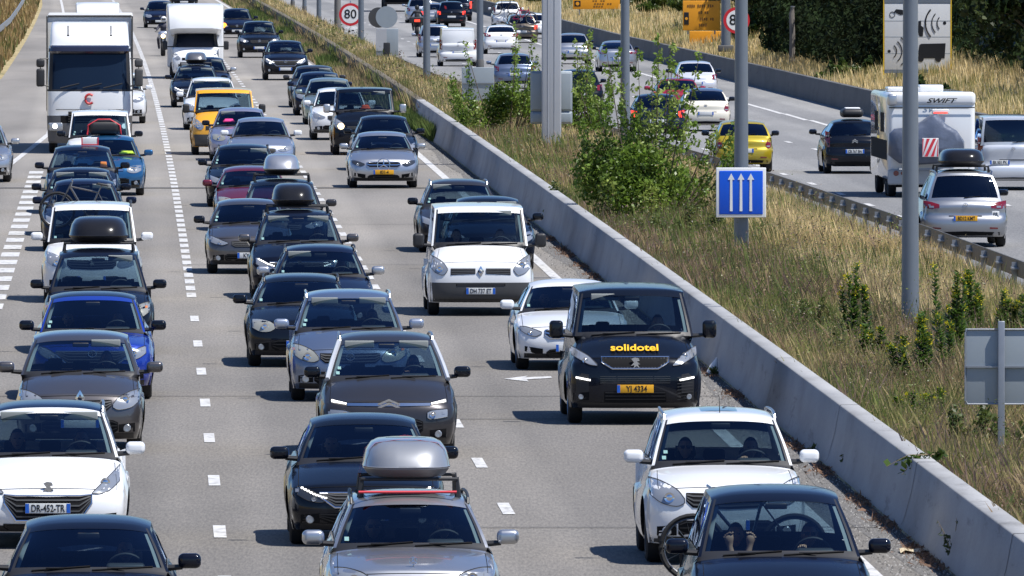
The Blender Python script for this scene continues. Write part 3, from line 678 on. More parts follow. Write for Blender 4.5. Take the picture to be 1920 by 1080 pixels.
# ------------------------------------------------------------------ ground, roads, markings
def ground_material(name, kind):
    m, b, t = principled(name); N = t.nodes; Lk = t.links
    tc = N.new('ShaderNodeTexCoord')
    def noise(scale, det=6, src='Object', rough=.55, sc=None):
        n = N.new('ShaderNodeTexNoise'); n.inputs['Scale'].default_value = scale; n.inputs['Detail'].default_value = det; n.inputs['Roughness'].default_value = rough
        if sc:
            mp = N.new('ShaderNodeMapping'); mp.inputs['Scale'].default_value = sc; Lk.new(tc.outputs[src], mp.inputs[0]); Lk.new(mp.outputs[0], n.inputs['Vector'])
        else: Lk.new(tc.outputs[src], n.inputs['Vector'])
        return n.outputs[0]
    def ramp(inp, stops):
        r = N.new('ShaderNodeValToRGB'); e = r.color_ramp.elements
        while len(e) < len(stops): e.new(.5)
        for k, (p_, c) in enumerate(stops): e[k].position = p_; e[k].color = (*c, 1)
        Lk.new(inp, r.inputs[0]); return r.outputs[0]
    def mul(a, b2, f=1.0):
        x = N.new('ShaderNodeMix'); x.data_type = 'RGBA'; x.blend_type = 'MULTIPLY'; x.inputs[0].default_value = f; Lk.new(a, x.inputs[6]); Lk.new(b2, x.inputs[7]); return x.outputs[2]
    if kind in ('asphalt', 'asphalt2'):
        c0, c1 = ((.188, .177, .162), (.242, .228, .210)) if kind == 'asphalt' else ((.170, .172, .174), (.212, .213, .214))
        base = ramp(noise(.35, 8, sc=(1, .12, 1)), [(.35, c0), (.65, c1)])
        g = ramp(noise(30, 2, sc=(1, .07, 1), rough=.8), [(.30, (.72, .72, .73)), (.5, (.99, .99, .99)), (.70, (1.26, 1.25, 1.22))])
        col = mul(base, g)
        big = ramp(noise(.09, 4, sc=(2.2, .25, 1)), [(.32, (.82, .815, .81)), (.5, (.98, .97, .96)), (.68, (1.10, 1.08, 1.05))]); col = mul(col, big)
        # lanes polished and oiled in their middle: u holds the offset across the road
        sp = N.new('ShaderNodeSeparateXYZ'); Lk.new(tc.outputs['UV'], sp.inputs[0])
        mm = N.new('ShaderNodeMath'); mm.operation = 'MULTIPLY'; mm.inputs[1].default_value = 2 * math.pi / 3.55; Lk.new(sp.outputs[0], mm.inputs[0])
        cs = N.new('ShaderNodeMath'); cs.operation = 'COSINE'; Lk.new(mm.outputs[0], cs.inputs[0])
        lane = ramp(cs.outputs[0], [(0, (.86, .86, .865)), (.35, (.97, .97, .97)), (.7, (1.05, 1.045, 1.04)), (1, (1.0, .995, .99))]); col = mul(col, lane)
        haze_lift = N.new('ShaderNodeMapRange'); haze_lift.inputs[1].default_value = 140; haze_lift.inputs[2].default_value = 420; haze_lift.inputs[3].default_value = .80; haze_lift.inputs[4].default_value = 1.22; Lk.new(sp.outputs[1], haze_lift.inputs[0])  # asphalt colour brightens with distance: grazing light and haze painted in
        lift_rgb = N.new('ShaderNodeCombineXYZ'); [Lk.new(haze_lift.outputs[0], lift_rgb.inputs[q]) for q in range(3)]; col = mul(col, lift_rgb.outputs[0])
        Lk.new(col, b.inputs['Base Color']); b.inputs['Roughness'].default_value = .86; b.inputs['Specular IOR Level'].default_value = .3
        bp = N.new('ShaderNodeBump'); bp.inputs['Strength'].default_value = .15; bp.inputs['Distance'].default_value = .01; Lk.new(noise(40, 2, sc=(1, .15, 1)), bp.inputs['Height']); Lk.new(bp.outputs[0], b.inputs['Normal'])
    elif kind == 'soil':
        col = ramp(noise(.5, 8), [(.3, (.12, .12, .04)), (.5, (.36, .285, .14)), (.7, (.50, .40, .21))]); col = mul(col, ramp(noise(9, 5), [(.3, (.6, .6, .6)), (.7, (1.2, 1.2, 1.2))]))
        Lk.new(col, b.inputs['Base Color']); b.inputs['Roughness'].default_value = .95
    elif kind == 'gravel':
        col = ramp(noise(34, 3, rough=.8), [(.30, (.05, .048, .045)), (.48, (.12, .115, .11)), (.62, (.21, .20, .19)), (.75, (.42, .40, .38))])
        Lk.new(col, b.inputs['Base Color']); b.inputs['Roughness'].default_value = .9
        bp = N.new('ShaderNodeBump'); bp.inputs['Strength'].default_value = .8; bp.inputs['Distance'].default_value = .03; Lk.new(noise(34, 3), bp.inputs['Height']); Lk.new(bp.outputs[0], b.inputs['Normal'])
    elif kind in ('concrete', 'concrete2'):
        k = .72 if kind == 'concrete' else .24
        col = ramp(noise(.8, 8, sc=(1, .3, 1)), [(.3, (.36 * k, .365 * k, .375 * k)), (.7, (.50 * k, .50 * k, .50 * k))])
        col = mul(col, ramp(noise(1.6, 6, sc=(1, .22, .5)), [(.28, (.78, .765, .75)), (.5, (1.0, 1.0, 1.0)), (.8, (1.05, 1.05, 1.05))])); col = mul(col, ramp(noise(30, 4), [(.3, (.88, .88, .88)), (.7, (1.08, 1.08, 1.08))]))
        col = mul(col, ramp(noise(.9, 7, sc=(1, .35, 2.5), rough=.75), [(.58, (1, 1, 1)), (.66, (.72, .71, .70)), (.74, (.55, .54, .53))]))
        Lk.new(col, b.inputs['Base Color']); b.inputs['Roughness'].default_value = .85
    elif kind == 'line':
        col = ramp(noise(7, 6, sc=(1, .3, 1)), [(.33, (.28, .275, .265)), (.45, (.48, .475, .465)), (.7, (.60, .595, .58))]); Lk.new(col, b.inputs['Base Color']); b.inputs['Roughness'].default_value = .7
    MATS[name] = m; return m
M_ASPH = ground_material('asphalt', 'asphalt'); M_ASPH2 = ground_material('asphalt_far', 'asphalt2'); M_SOIL = ground_material('dry_verge', 'soil')
M_GRAV = ground_material('loose_chippings', 'gravel'); M_CONC = ground_material('barrier_concrete', 'concrete'); M_CONC2 = ground_material('weathered_concrete', 'concrete2'); M_LINE = ground_material('road_paint', 'line')
M_TAR = mat('tar_seam', (.07, .067, .064), .8)

ZS = [60, 100] + list(range(130, 1001, 15)) + [1100, 1300, 1600, 2200]
def tl(Z): return float(np.interp(Z, [60, 400, 531, 877, 1200], [-13, -11, -6.0, -4.9, -4.9]))
def t2(Z): return 25.7 + .8 * dshift(Z) / 1.5
def sheet(name, fa, fb, z, m, n=1, zs=ZS, kind='structure'):
    mb = MB(); rows = []; uv = []
    for Z in zs:
        a, b_ = fa(Z), fb(Z); r = []
        for k in range(n + 1):
            t = a + (b_ - a) * k / n; r.append((xm(Z) + t, Z, z(Z) if callable(z) else z)); uv.append((t, Z))
        rows.append(r)
    mb.grid(rows); o = mb.build(name, m, recalc=False); u = o.data.uv_layers.new(name='UVMap')
    for l in o.data.loops: u.data[l.index].uv = uv[l.vertex_index]
    return tag(o, kind=kind)
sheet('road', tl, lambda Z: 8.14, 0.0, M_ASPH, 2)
sheet('road', lambda Z: rail_t(Z) - .6, lambda Z: t2(Z) + .1, lambda Z: zr(Z), M_ASPH2, 2)
sheet('hard_shoulder', lambda Z: 7.66 - .12 * math.sin(Z * .21), lambda Z: 8.16, 0.004, M_GRAV, 1, zs=[z for z in ZS if z < 480])
sheet('barrier_foot_shade', lambda Z: 7.93 + .03 * math.sin(Z * .9), lambda Z: 8.15, 0.008, mat('painted_foot_shade', (.035, .028, .022), .95, noise=.4, nscale=6), 1, zs=[140 + 2 * k for k in range(150)])  # dark strip: the barrier's shade at its foot, painted onto the shoulder
gm = MB(); rows = []
for Z in ZS:
    q = zr(Z); a = tl(Z); rt = rail_t(Z); tb = t2(Z)
    prof = [(-400, 14), (a - 30, 5.0), (a - 8, 1.6), (a - 2.0, .35), (a - .3, .02), (a + .2, -.03), (8.0, -.03), (8.30, .12), (8.7, .34), ((8.5 + rt) / 2, .36), (rt - 1.2, .12), (rt - .4, q - .02), (rt, q - .03), (tb, q - .03), (tb + .35, q + .62), (tb + 2.5, q + 1.0), (tb + 8, q + 2.1), (tb + 16, q + 2.8), (tb + 60, q + 4.5), (600, 18)]
    rows.append([(xm(Z) + t, Z, z) for t, z in prof])
gm.grid(rows); tag(gm.build('ground', M_SOIL, recalc=False), kind='structure')

mk = MB()
def mark(t0, t1, Z0, Z1, z=.008, mb=None, zf=None, skew=0.0):
    mb = mb or mk; n = max(1, int((Z1 - Z0) / 12)); rows = []
    for k in range(n + 1):
        Z = Z0 + (Z1 - Z0) * k / n; zz = (zf(Z) if zf else 0) + z; rows.append([(xm(Z) + t0 + skew * k / n, Z, zz), (xm(Z) + t1 + skew * k / n, Z, zz)])
    mb.grid(rows)
yz = lambda py: FPX * CH / (py - YH)
for py in (998, 902, 822, 756, 697, 645, 598): Z = yz(py); mark(-.075, .075, Z - 1.5, Z + 1.5)
mark(-.075, .075, 143.5, 146.5)
Z = 247.0
while Z < 960: mark(-.09, .09, Z, Z + (2.75 if Z < 430 else 3.7)); Z += 4.33
Z = 162.5
for k in range(64): mark(3.475, 3.625, Z - 1.5, Z + 1.5) if (Z < 262 or k % 1 == 0) else None; Z += 13.0 if Z < 235 else 6.5 
mark(7.1, 7.3, 130, 960)
Z = 240.0
while Z < 356: mark(-3.85, -3.47, Z, Z + 3.2); Z += 5.75
mark(-3.85, -3.60, 190, 240); mark(-4.62, -4.45, 362, 414, skew=.95); mark(-3.68, -3.52, 414, 950)
zf = lambda Z: zr(Z)
Z = 250.0
while Z < 940:
    d = dshift(Z)
    mark(15.7 + d, 15.86 + d, Z, Z + 3, zf=zf); mark(19.1 + d, 19.26 + d, Z, Z + 3, zf=zf); Z += 13.0
Z = 150.0
while Z < 950:
    d = dshift(Z + 6); mark(22.6 + d, 22.8 + d, Z, Z + 15.0, zf=zf); Z += 15.0
# bent arrows pushing the traffic over
def arrow(px, py):
    X, Z = pix(px, py); mk.add([(X - .05 + a, Z + b_, .009) for a, b_ in ((-.28, -1.0), (.30, .6), (.05, .6), (.05, 2.6), (-.08, 2.6), (-.08, .7), (-.28, .9))], [(0, 1, 2, 3, 4, 5, 6)])
for a in ((985, 711), (800, 452)): 
    X, Z = pix(*a); mk.add([(X - .33, Z - .1, .009), (X + .05, Z - 1.2, .009), (X + .02, Z - .35, .009), (X + .42, Z + .3, .009), (X + .40, Z + 1.0, .009), (X + .0, Z + .55, .009), (X + .04, Z + 1.2, .009)], [(0, 1, 2, 3, 4, 5, 6)])
tag(mk.build('lane_markings', M_LINE, smooth=False, recalc=False), kind='structure')
sm = MB()
mark(-11, 7.9, 337.6, 338.3, z=.012, mb=sm)
for Z, a, b_ in ((198.6, -3.5, 8), (157.6, 2.2, 8), (215.5, .4, 3.3), (190.0, 3.6, 5.5), (268.6, .0, 6.9), (301, .6, 7.0), (240.4, 3.8, 8.0)): mark(a, b_, Z, Z + .09, z=.012, mb=sm)
tag(sm.build('tar_seams', M_TAR, smooth=False, recalc=False), kind='structure')

# ------------------------------------------------------------------ barriers, rails
def sweep(prof, fz, ft, zs, mb=None, mi=0):
    mb = mb or MB(); mb.grid([[(xm(Z) + ft(Z) + t, Z, fz(Z) + z) for t, z in prof] for Z in zs], mi); return mb
ZB = [100] + list(range(130, 1001, 12)) + [1200]
NJ = [(0, -.02), (0, .07), (.03, .12), (.09, .34), (.12, .45), (.185, .80), (.20, .815), (.43, .815), (.445, .80), (.52, .30), (.60, .05)]
bt = thing('concrete_barrier', 'long grey concrete barrier in tight fit between left carriageway and weedy median', 'barrier', (xm(150) + 8.1, 150, 0))
o = sweep(NJ, lambda Z: 0, lambda Z: 8.10, [z for z in ZB if z < 440]).build('wall', M_CONC, recalc=False, ang=50); o.parent = bt; o.matrix_parent_inverse = Matrix.Translation((-(xm(150) + 8.1), -150, 0))
o = sweep(NJ, lambda Z: 0, lambda Z: 8.10, [z for z in ZB if z > 425]).build('weathered_wall', mat('mossy_concrete', (.13, .11, .08), .9, noise=.5, nscale=.8), recalc=False, ang=50); o.parent = bt; o.matrix_parent_inverse = Matrix.Translation((-(xm(150) + 8.1), -150, 0))
Z = 139.5
while Z < 430:
    jm = MB(); jm.grid([[(xm(Z) + 8.1 + t - .003 * (1 if t < .3 else -1), Z + dz, z + .003 * (z > .7)) for t, z in NJ[1:-2]] for dz in (-.03, .03)])
    o = jm.build('joint', M_TAR, recalc=False); o.parent = bt; o.matrix_parent_inverse = Matrix.Translation((-(xm(150) + 8.1), -150, 0)); Z += 17.5
bt2 = thing('concrete_barrier', 'dark weathered concrete barrier below the dry bank on the far side', 'barrier', (xm(400) + t2(400), 400, zr(400)))
o = sweep([(0, -.05), (.06, .25), (.12, .88), (.34, .88), (.40, .2)], zr, lambda Z: t2(Z) - .1, ZB).build('wall', M_CONC2, recalc=False); o.parent = bt2; o.matrix_parent_inverse = Matrix.Translation(-Vector(bt2.location))
# steel guard rail on the median's far edge
gr = thing('guard_rail', 'rusty dark steel guard rail on posts along the straw coloured median edge', 'guard rail', (xm(300) + rail_t(300), 300, zr(300)))
M_RAILD = mat('weathered_steel', (.10, .098, .095), .6, .35, noise=.4, nscale=3)
wb_ = [(.05, .40), (.10, .46), (.05, .52), (.05, .58), (.10, .64), (.05, .72), (.02, .72), (.02, .40)]
o = sweep(wb_, zr, rail_t, [z for z in ZB if z >= 130]).build('beam', M_RAILD, recalc=False); o.parent = gr; o.matrix_parent_inverse = Matrix.Translation(-Vector(gr.location))
pmb = None; Z = 228.0; k = 0
while Z < 470 and k < 98:
    q = MB(); q.box((0, 0, .30), (.10, .05, .75)); q.box((.02, 0, .56), (.16, .8, .03)); q.box((-.03, .03, .3), (.02, .09, .72))
    if pmb is None: pmb = q.build('rail_post', M_GALV, gr, smooth=False); ob = pmb
    else: ob = link(bpy.data.objects.new('rail_post', pmb.data), gr)
    ob.location = Vector((xm(Z) + rail_t(Z) - .03, Z, zr(Z))) - Vector(gr.location); Z += 4.0; k += 1
gl = thing('guard_rail', 'pale steel guard rail beside the grassy left verge at top left', 'guard rail', (xm(600) + tl(600) - 1.2, 600, 0))
o = sweep([(-.05, .5), (-.1, .56), (-.05, .64), (-.1, .72), (-.05, .8), (0, .8), (0, .5)], lambda Z: 0.1, lambda Z: tl(Z) - 1.0 - max(0, 700 - Z) * .004, [500, 540, 580, 620, 660, 700, 760, 820, 900, 1000]).build('beam', M_GALV, recalc=False); o.parent = gl; o.matrix_parent_inverse = Matrix.Translation(-Vector(gl.location))

# ------------------------------------------------------------------ posts and signs
M_POLE = mat('grey_pole_paint', (.15, .175, .21), .45, .25, noise=.10, nscale=5)
M_SIGNB = mat('sign_back_grey', (.30, .34, .37), .5, .3, noise=.06, nscale=3)
def pole(px, py=None, Z=None, d=.29, h=11, label='', z=.3, m=None):
    if Z is None: X, Z = pix(px, py, z)
    else: X = (px - 960) * Z / FPX
    T = thing('lamp_post', label, 'lamp post', (X, Z, z - .15), group='grey lamp posts along the median')
    q = MB(); q.lathe([(0, d * .5), (h * .5, d * .5 * .84), (h, d * .5 * .55)], (0, 0, 0), axis='z', n=20); q.build('post', m or M_POLE, T)
    q = MB(); q.rbox((0, 0, .04), (d * 1.7, d * 1.7, .1), .03); q.lathe([(.08, d * .56), (.45, d * .56), (.5, d * .5)], (0, 0, 0), axis='z', n=18); q.build('base_flange', M_CONC2, T)
    q = MB(); q.tube([(0, 0, h - .2), (.3, 0, h + .25), (1.3, 0, h + .45)], .05, 8); q.rbox((1.6, 0, h + .45), (.7, .28, .12), .05); q.build('lantern', M_POLE, T); return T
pole(1707, 640, label='nearest and thickest grey lamp post, in front of the departing motorhome')
pole(1390, 500, label='grey lamp post that carries the blue sign with three white arrows')
pole(1172, Z=387, label='grey lamp post rising out of the left side of the big leafy bush')
pole(900, Z=545, label='grey lamp post immediately right of the plain white panel van')
pole(800, 163, label='grey lamp post standing left of the plain white panel van', d=.28)
pole(677, 90, label='grey lamp post overlapping the right edge of the 80 sign', d=.28)
pole(598, 42, label='slim grey lamp post left of the 80 sign in tall grass', d=.27)
pole(571, 22, label='third lamp post from the left end of the median row', d=.26)
pole(549, 12, label='second lamp post from the left end of the median row', d=.25)
pole(508, 3, label='farthest lamp post, at the left end of the median row', d=.25)
pole(633, 58, label='thick brownish post just left of the 80 sign', d=.36, m=mat('brown_grey_post', (.16, .155, .15), .7, noise=.15))
# square gantry post with sign backs
X, Z = pix(1034, 290, .3); T = thing('gantry_post', 'wide square light grey steel post with grey sign boxes behind it', 'post', (X, Z, .15))
q = MB(); q.rbox((0, 0, 4.5), (.54, .5, 9), .04); 
for x in (-.09, .09): q.box((x, -.255, 4.5), (.02, .02, 9))
q.build('column', mat('light_grey_steel', (.40, .42, .46), .5, .15, noise=.07, nscale=2), T)
for zc, hh in ((1.95, 1.12), (1.22, .36)):
    q = MB(); q.rbox((0, .42, zc - .05), (1.16, .10, hh), .06, axis='y'); q.rbox((0, .36, zc - .05), (1.08, .04, hh - .1), .05, axis='y'); q.build('sign_box', M_SIGNB, T)
q = MB(); q.rbox((0, 0, .05), (.8, .8, .14), .05); q.build('base_flange', M_CONC2, T)
# blue three-arrow sign
X, Z = pix(1389, 500, .3); Z -= .25; zc = CH - (361 - YH) * Z / FPX; X = (1389.5 - 960) * Z / FPX
T = thing('traffic_sign', 'blue square sign with three white upward arrows and a white border', 'road sign', (X, Z, zc))
q = MB(); q.rbox((0, 0, 0), (.97, .03, .97), .05, axis='y'); q.build('panel', mat('sign_white', (.74, .75, .76), .4), T)
q = MB(); q.rbox((0, -.010, 0), (.85, .03, .85), .03, axis='y'); bl = q.build('blue_face', mat('sign_blue', (.005, .09, .62), .35), T)
q = MB()
for x in (-.19, 0, .19): q.plate([(x - .027, -.36), (x + .027, -.36), (x + .022, .25), (x + .065, .25), (x, .375), (x - .065, .25), (x - .022, .25)], -.034, -.020)
q.build('arrows', MATS['sign_white'], T, smooth=False)
q = MB(); q.box((0, .05, .2), (.3, .1, .05)); q.box((0, .05, -.2), (.3, .1, .05)); q.build('bracket', M_GALV, T)
# sign back, lower right
X, Z = pix(1878, 885, .3); zc = CH - (688 - YH) * Z / FPX
T = thing('traffic_sign', 'back of a grey square sign on a thin steel post at lower right', 'road sign', (X, Z, .2))
q = MB(); q.rbox((0, .06, zc - .2), (.90, .02, .96), .06, axis='y'); q.build('panel', M_SIGNB, T)
q = MB(); a, c = .45, .48; z0 = zc - .2
q.tube([(-a + .03, .04, z0 - c + .01), (a - .03, .04, z0 - c + .01), (a, .04, z0 - c + .05), (a, .04, z0 + c - .05), (a - .03, .04, z0 + c - .01), (-a + .03, .04, z0 + c - .01), (-a, .04, z0 + c - .05), (-a, .04, z0 - c + .05)], .012, 6, close=True)
q.box((0, .03, z0), (.88, .05, .022)); q.build('stiffening_rim', M_GALV, T)
q = MB(); q.rbox((0, -.01, zc / 2 + .1), (.085, .06, zc + .55), .01); q.build('post', M_GALV, T)
def speed_sign(px, py, r, Z, base_z, label, txt, post=.06, sub=None, rim=None):
    X = (px - 960) * Z / FPX; zc = CH - (py - YH) * Z / FPX; T = thing('speed_limit_sign', label, 'road sign', (X, Z, base_z))
    zz = zc - base_z; q = MB(); q.lathe([(0, .001), (0, r), (.03, r)], (0, 0, zz), axis='y', n=32); q.build('disc', mat('sign_red', (.55, .02, .03), .4), T)
    q = MB(); q.lathe([(-.005, .001), (-.005, r * .77), (.005, r * .77)], (0, 0, zz), axis='y', n=32); q.build('white_field', MATS['sign_white'], T)
    text('numerals', txt, r * 1.12, M_INK, T, (0, -.012, zz), bold=r * .012)
    if sub: q = MB(); q.rbox((sub[0], 0, zz - r - .22), (.60, .02, .36), .03, axis='y'); s_ = q.build('sub_plate', MATS['sign_white'], T); q = MB(); q.plate([(-.12, zz - r - .30), (-.06, zz - r - .14), (0, zz - r - .30)], -.016, -.011); q.box((.12, -.013, zz - r - .22), (.12, .006, .05)); q.build('pictogram', M_INK, s_, smooth=False)
    q = MB(); q.rbox((.0, .06, zz / 2 + .2), (post, .06, zz + .4 + r), .01); q.build('post', M_GALV, T); return T
speed_sign(657, 27, .54, 628, .2, 'round red and white 80 speed sign beside the median lamp posts', '80', sub=(.02, 0))
speed_sign(1381, 38, .60, 600, .6, 'round red and white 80 speed sign half hidden behind the blue sign pole', '80', post=.1)
X = (1361 - 960) * 604 / FPX; T = thing('sign_mast', 'thick grey mast next to the right hand 80 sign on the bank', 'post', (X, 604, .3)); q = MB(); q.lathe([(0, .22), (9, .18)], (0, 0, 0), axis='z', n=16); q.build('column', M_POLE, T)
q = MB(); q.rbox((0, 0, .1), (.7, .7, .3), .05); q.build('base_flange', M_CONC2, T)
# back of the round sign with panel
Z = 545; X = (725 - 960) * Z / FPX; s_ = FPX / Z; T = thing('traffic_sign', 'grey back of a round sign above a square panel in the median', 'road sign', (X, Z, .25))
zc = CH - (32 - YH) / s_ - .25; q = MB(); q.lathe([(0, .001), (0, .45), (.03, .45)], (0, 0, zc), axis='y', n=28); q.build('disc', M_SIGNB, T)
q = MB(); q.lathe([(0, .001), (0, .42), (.2, .42)], (-.34, .5, zc - .02), axis='y', n=28); q.build('second_disc', M_GRY, T)
zc = CH - (79 - YH) / s_ - .25; q = MB(); q.rbox((.02, 0, zc), (.92, .04, 1.12), .03, axis='y'); q.build('panel', M_SIGNB, T)
q = MB(); q.box((-.22, -.03, zc + .1), (.44, .02, .9)); q.build('front_panel', mat('light_sign_back', (.42, .43, .45), .5, .2), T, smooth=False)
q = MB(); q.rbox((0, .05, .55), (.28, .2, 1.1), .03); q.build('dark_post', M_BLK, T); q = MB(); q.rbox((0, 0, 0), (.45, .4, .14), .03); q.build('base_flange', M_CONC, T)
# sign back behind first bush
Z = 420; s_ = FPX / Z; X = (896 - 960) / s_; T = thing('traffic_sign', 'grey rectangular sign back half hidden by the left bush', 'road sign', (X, Z, .2))
z0, z1 = CH - (190 - YH) / s_ - .2, CH - (126 - YH) / s_ - .2; q = MB(); q.rbox((0, 0, (z0 + z1) / 2), (1.02, .03, z1 - z0), .04, axis='y'); q.build('panel', M_SIGNB, T)
q = MB(); q.rbox((-.22, -.05, z1 / 2), (.1, .06, z1 + .1), .01); q.box((0, -.03, z1 - .5), (1.0, .05, .03)); q.build('post', M_GALV, T)
# orange information signs
M_OR = mat('sign_orange', (.72, .30, .01), .5, noise=.05, nscale=3)
def orange(px, py, wpx, hpx, Z, label, icon=False, base=1.0):
    s_ = FPX / Z; X = (px - 960) / s_; zc = CH - (py - YH) / s_; T = thing('roadworks_sign', label, 'road sign', (X, Z, base)); zz = zc - base; a, b_ = wpx / s_, hpx / s_
    q = MB(); q.rbox((0, 0, zz), (a, .05, b_), .05, axis='y'); q.build('panel', M_OR, T)
    q = MB()
    for (x0, x1, h_) in ((-.38, .38, .32), (-.08, .22, .10), (-.1, .36, -.12), (-.12, .2, -.32)):
        n = int((x1 - x0) / .055)
        for k in range(n):
            if (k * 7 + int(h_ * 50)) % 5 != 4: q.box(((x0 + (k + .4) * .055) * a, -.032, zz + h_ * b_), (.034 * a, .012, .10 * b_ * (1 if k % 3 else .8)))
    q.build('faded_lettering', mat('faded_brown_ink', (.16, .07, .01), .6), T, smooth=False)
    if icon: q = MB(); q.rbox((-a * .40, -.03, zz - b_ * .1), (a * .13, .03, b_ * .42), .03, axis='y'); q.disc((-a * .40, -.05, zz - b_ * .1), a * .04, 'y', 10, 1); q.build('pictogram', [M_INK, M_OR], T)
    q = MB()
    for x in (-.36, .36): q.rbox((x * a, .06, zz / 2), (.08, .06, zz + .1), .01)
    q.build('posts', M_GALV, T); return T
orange(1315, 29, 70, 56, 640, 'large orange information sign with faded dark lettering on the bank', True, .7)
orange(1118, 4, 88, 26, 790, 'wide orange information sign cut off by the top edge', True, .2)
Z = 648; T = thing('roadworks_sign', 'low orange panel standing below the large orange information sign', 'road sign', ((1325 - 960) * Z / FPX, Z, .1)); q = MB(); q.rbox((0, 0, .25), (1.7, .05, .75), .04, axis='y'); q.build('panel', M_OR, T); q = MB(); q.box((-.5, .05, 0), (.06, .06, .8)); q.box((.5, .05, 0), (.06, .06, .8)); q.build('posts', M_GALV, T, smooth=False)
# big white board with pictograms
Z = 500; s_ = FPX / Z; X = (1720 - 960) / s_; T = thing('information_board', 'large white board with motorcycle, sound wave and lorry pictograms among trees', 'sign', (X, Z, .4))
z0, z1 = CH - (131 - YH) / s_ - .4, CH - (6 - YH) / s_ - .4; w_ = 124 / s_
q = MB(); q.rbox((0, 0, (z0 + z1) / 2), (w_, .06, z1 - z0), .02, axis='y'); pb = q.build('panel', mat('board_white', (.56, .57, .58), .5, noise=.06, nscale=3), T)
q = MB(); q.box((0, -.005, z1 + .11), (w_, .07, .2)); q.box((0, -.01, z0 - .06), (w_, .06, .12)); q.build('grey_band', M_POLE, T, smooth=False)
q = MB(); q.box((-w_ / 2 - .02, 0, (z0 + z1) / 2), (.04, .07, z1 - z0 + .4)); q.box((w_ / 2 + .02, 0, (z0 + z1) / 2 - .1), (.05, .07, z1 - z0 + .6)); q.build('yellow_edge', mat('yellow_edge', (.65, .42, .02), .5), T, smooth=False)
def P(px, py): return ((px - 1720) / s_, CH - (py - YH) / s_ - .4)
q = MB()
def arc(cx, cy, r, a0, a1, th=.022):
    q.tube([(P(cx, cy)[0] + math.cos(R(a)) * r / s_, -.036, P(cx, cy)[1] + math.sin(R(a)) * r / s_) for a in np.linspace(a0, a1, 9)], th, 6)
c = P(1771, 43); q.disc((c[0], -.036, c[1]), 3.2 / s_, 'y', 14)
for r in (16, 26, 38): arc(1773, 43, r, 138, 222, .03 if r > 30 else .02)
c = P(1667, 96); q.disc((c[0], -.036, c[1]), 3 / s_, 'y', 14)
for r in (15, 25, 35): arc(1666, 96, r, -48, 48)
q.plate([P(1724, 84), P(1727, 82), P(1773, 81), P(1771, 109), P(1722, 109), P(1722, 96)][::-1], -.042, -.030)
for cx in (1726, 1759): c = P(cx, 110); q.lathe([(-.045, .001), (-.045, 6 / s_), (-.03, 6 / s_)], (c[0], 0, c[1]), axis='y', n=18)
c = P(1673, 27); q.tube([(c[0] + math.cos(a) * 5 / s_, -.036, c[1] + math.sin(a) * 5 / s_) for a in [k * math.pi / 8 for k in range(16)]], .012, 5, close=True)
c = P(1702, 27); q.tube([(c[0] + math.cos(a) * 5 / s_, -.036, c[1] + math.sin(a) * 5 / s_) for a in [k * math.pi / 8 for k in range(16)]], .012, 5, close=True)
q.plate([P(1676, 22), P(1680, 17), P(1690, 18), P(1700, 21), P(1700, 26), P(1688, 28)][::-1], -.04, -.03)
q.plate([P(1722, 40), P(1727, 38), P(1727, 48), P(1732, 52), P(1730, 68), P(1724, 68), P(1721, 60)][::-1], -.04, -.03)
q.build('pictograms', M_INK, pb, smooth=False)
q = MB()
for py in (39, 69, 100): q.box((0, -.031, P(0, py)[1]), (w_, .006, .02))
q.build('board_seams', M_SIGNB, pb, smooth=False)
q = MB()
for x in (-.8, .8): q.box((x, .08, z1 / 2 - .2), (.1, .08, z1 + .6))
q.build('posts', M_GALV, T, smooth=False)
Z = 560; X = (1485 - 960) * Z / FPX; T = thing('wooden_post', 'weathered bare wooden post standing on the dry bank', 'post', (X, Z, .3)); q = MB(); q.tube([(0, 0, -.2), (.02, 0, 1.2), (-.01, .02, 2.1), (.03, 0, 2.42)], [.13, .12, .12, .08], 9); q.build('shaft', mat('grey_wood', (.16, .145, .13), .9, noise=.3, nscale=20), T)
q = MB(); q.lathe([(-.015, .10), (.015, .10)], (.03, 0, 2.40), axis='z', n=9); q.build('top_band', M_GALV, T)

# ------------------------------------------------------------------ vegetation
def leaf_mat(name, rough=.6, trans=.25):
    m, b, t = principled(name); a = t.nodes.new('ShaderNodeAttribute'); a.attribute_name = 'Col'; t.links.new(a.outputs['Color'], b.inputs['Base Color']); b.inputs['Roughness'].default_value = rough
    b.inputs['Specular IOR Level'].default_value = .35
    tr = t.nodes.new('ShaderNodeBsdfTranslucent'); t.links.new(a.outputs['Color'], tr.inputs[0]); mx = t.nodes.new('ShaderNodeMixShader'); mx.inputs[0].default_value = trans
    t.links.new(b.outputs[0], mx.inputs[1]); t.links.new(tr.outputs[0], mx.inputs[2]); t.links.new(mx.outputs[0], t.nodes['Material Output'].inputs[0]); return m
M_LEAF = leaf_mat('leaves', .4, .42); M_GRASS = leaf_mat('grass_blades', .7, .3)
def mat_flat_leaf():
    if 'shade_leaf' not in MATS: MATS['shade_leaf'] = leaf_mat('shade_leaf', .8, .08); MATS['shade_leaf'].node_tree.nodes['Principled BSDF'].inputs['Specular IOR Level'].default_value = .1
    return MATS['shade_leaf']
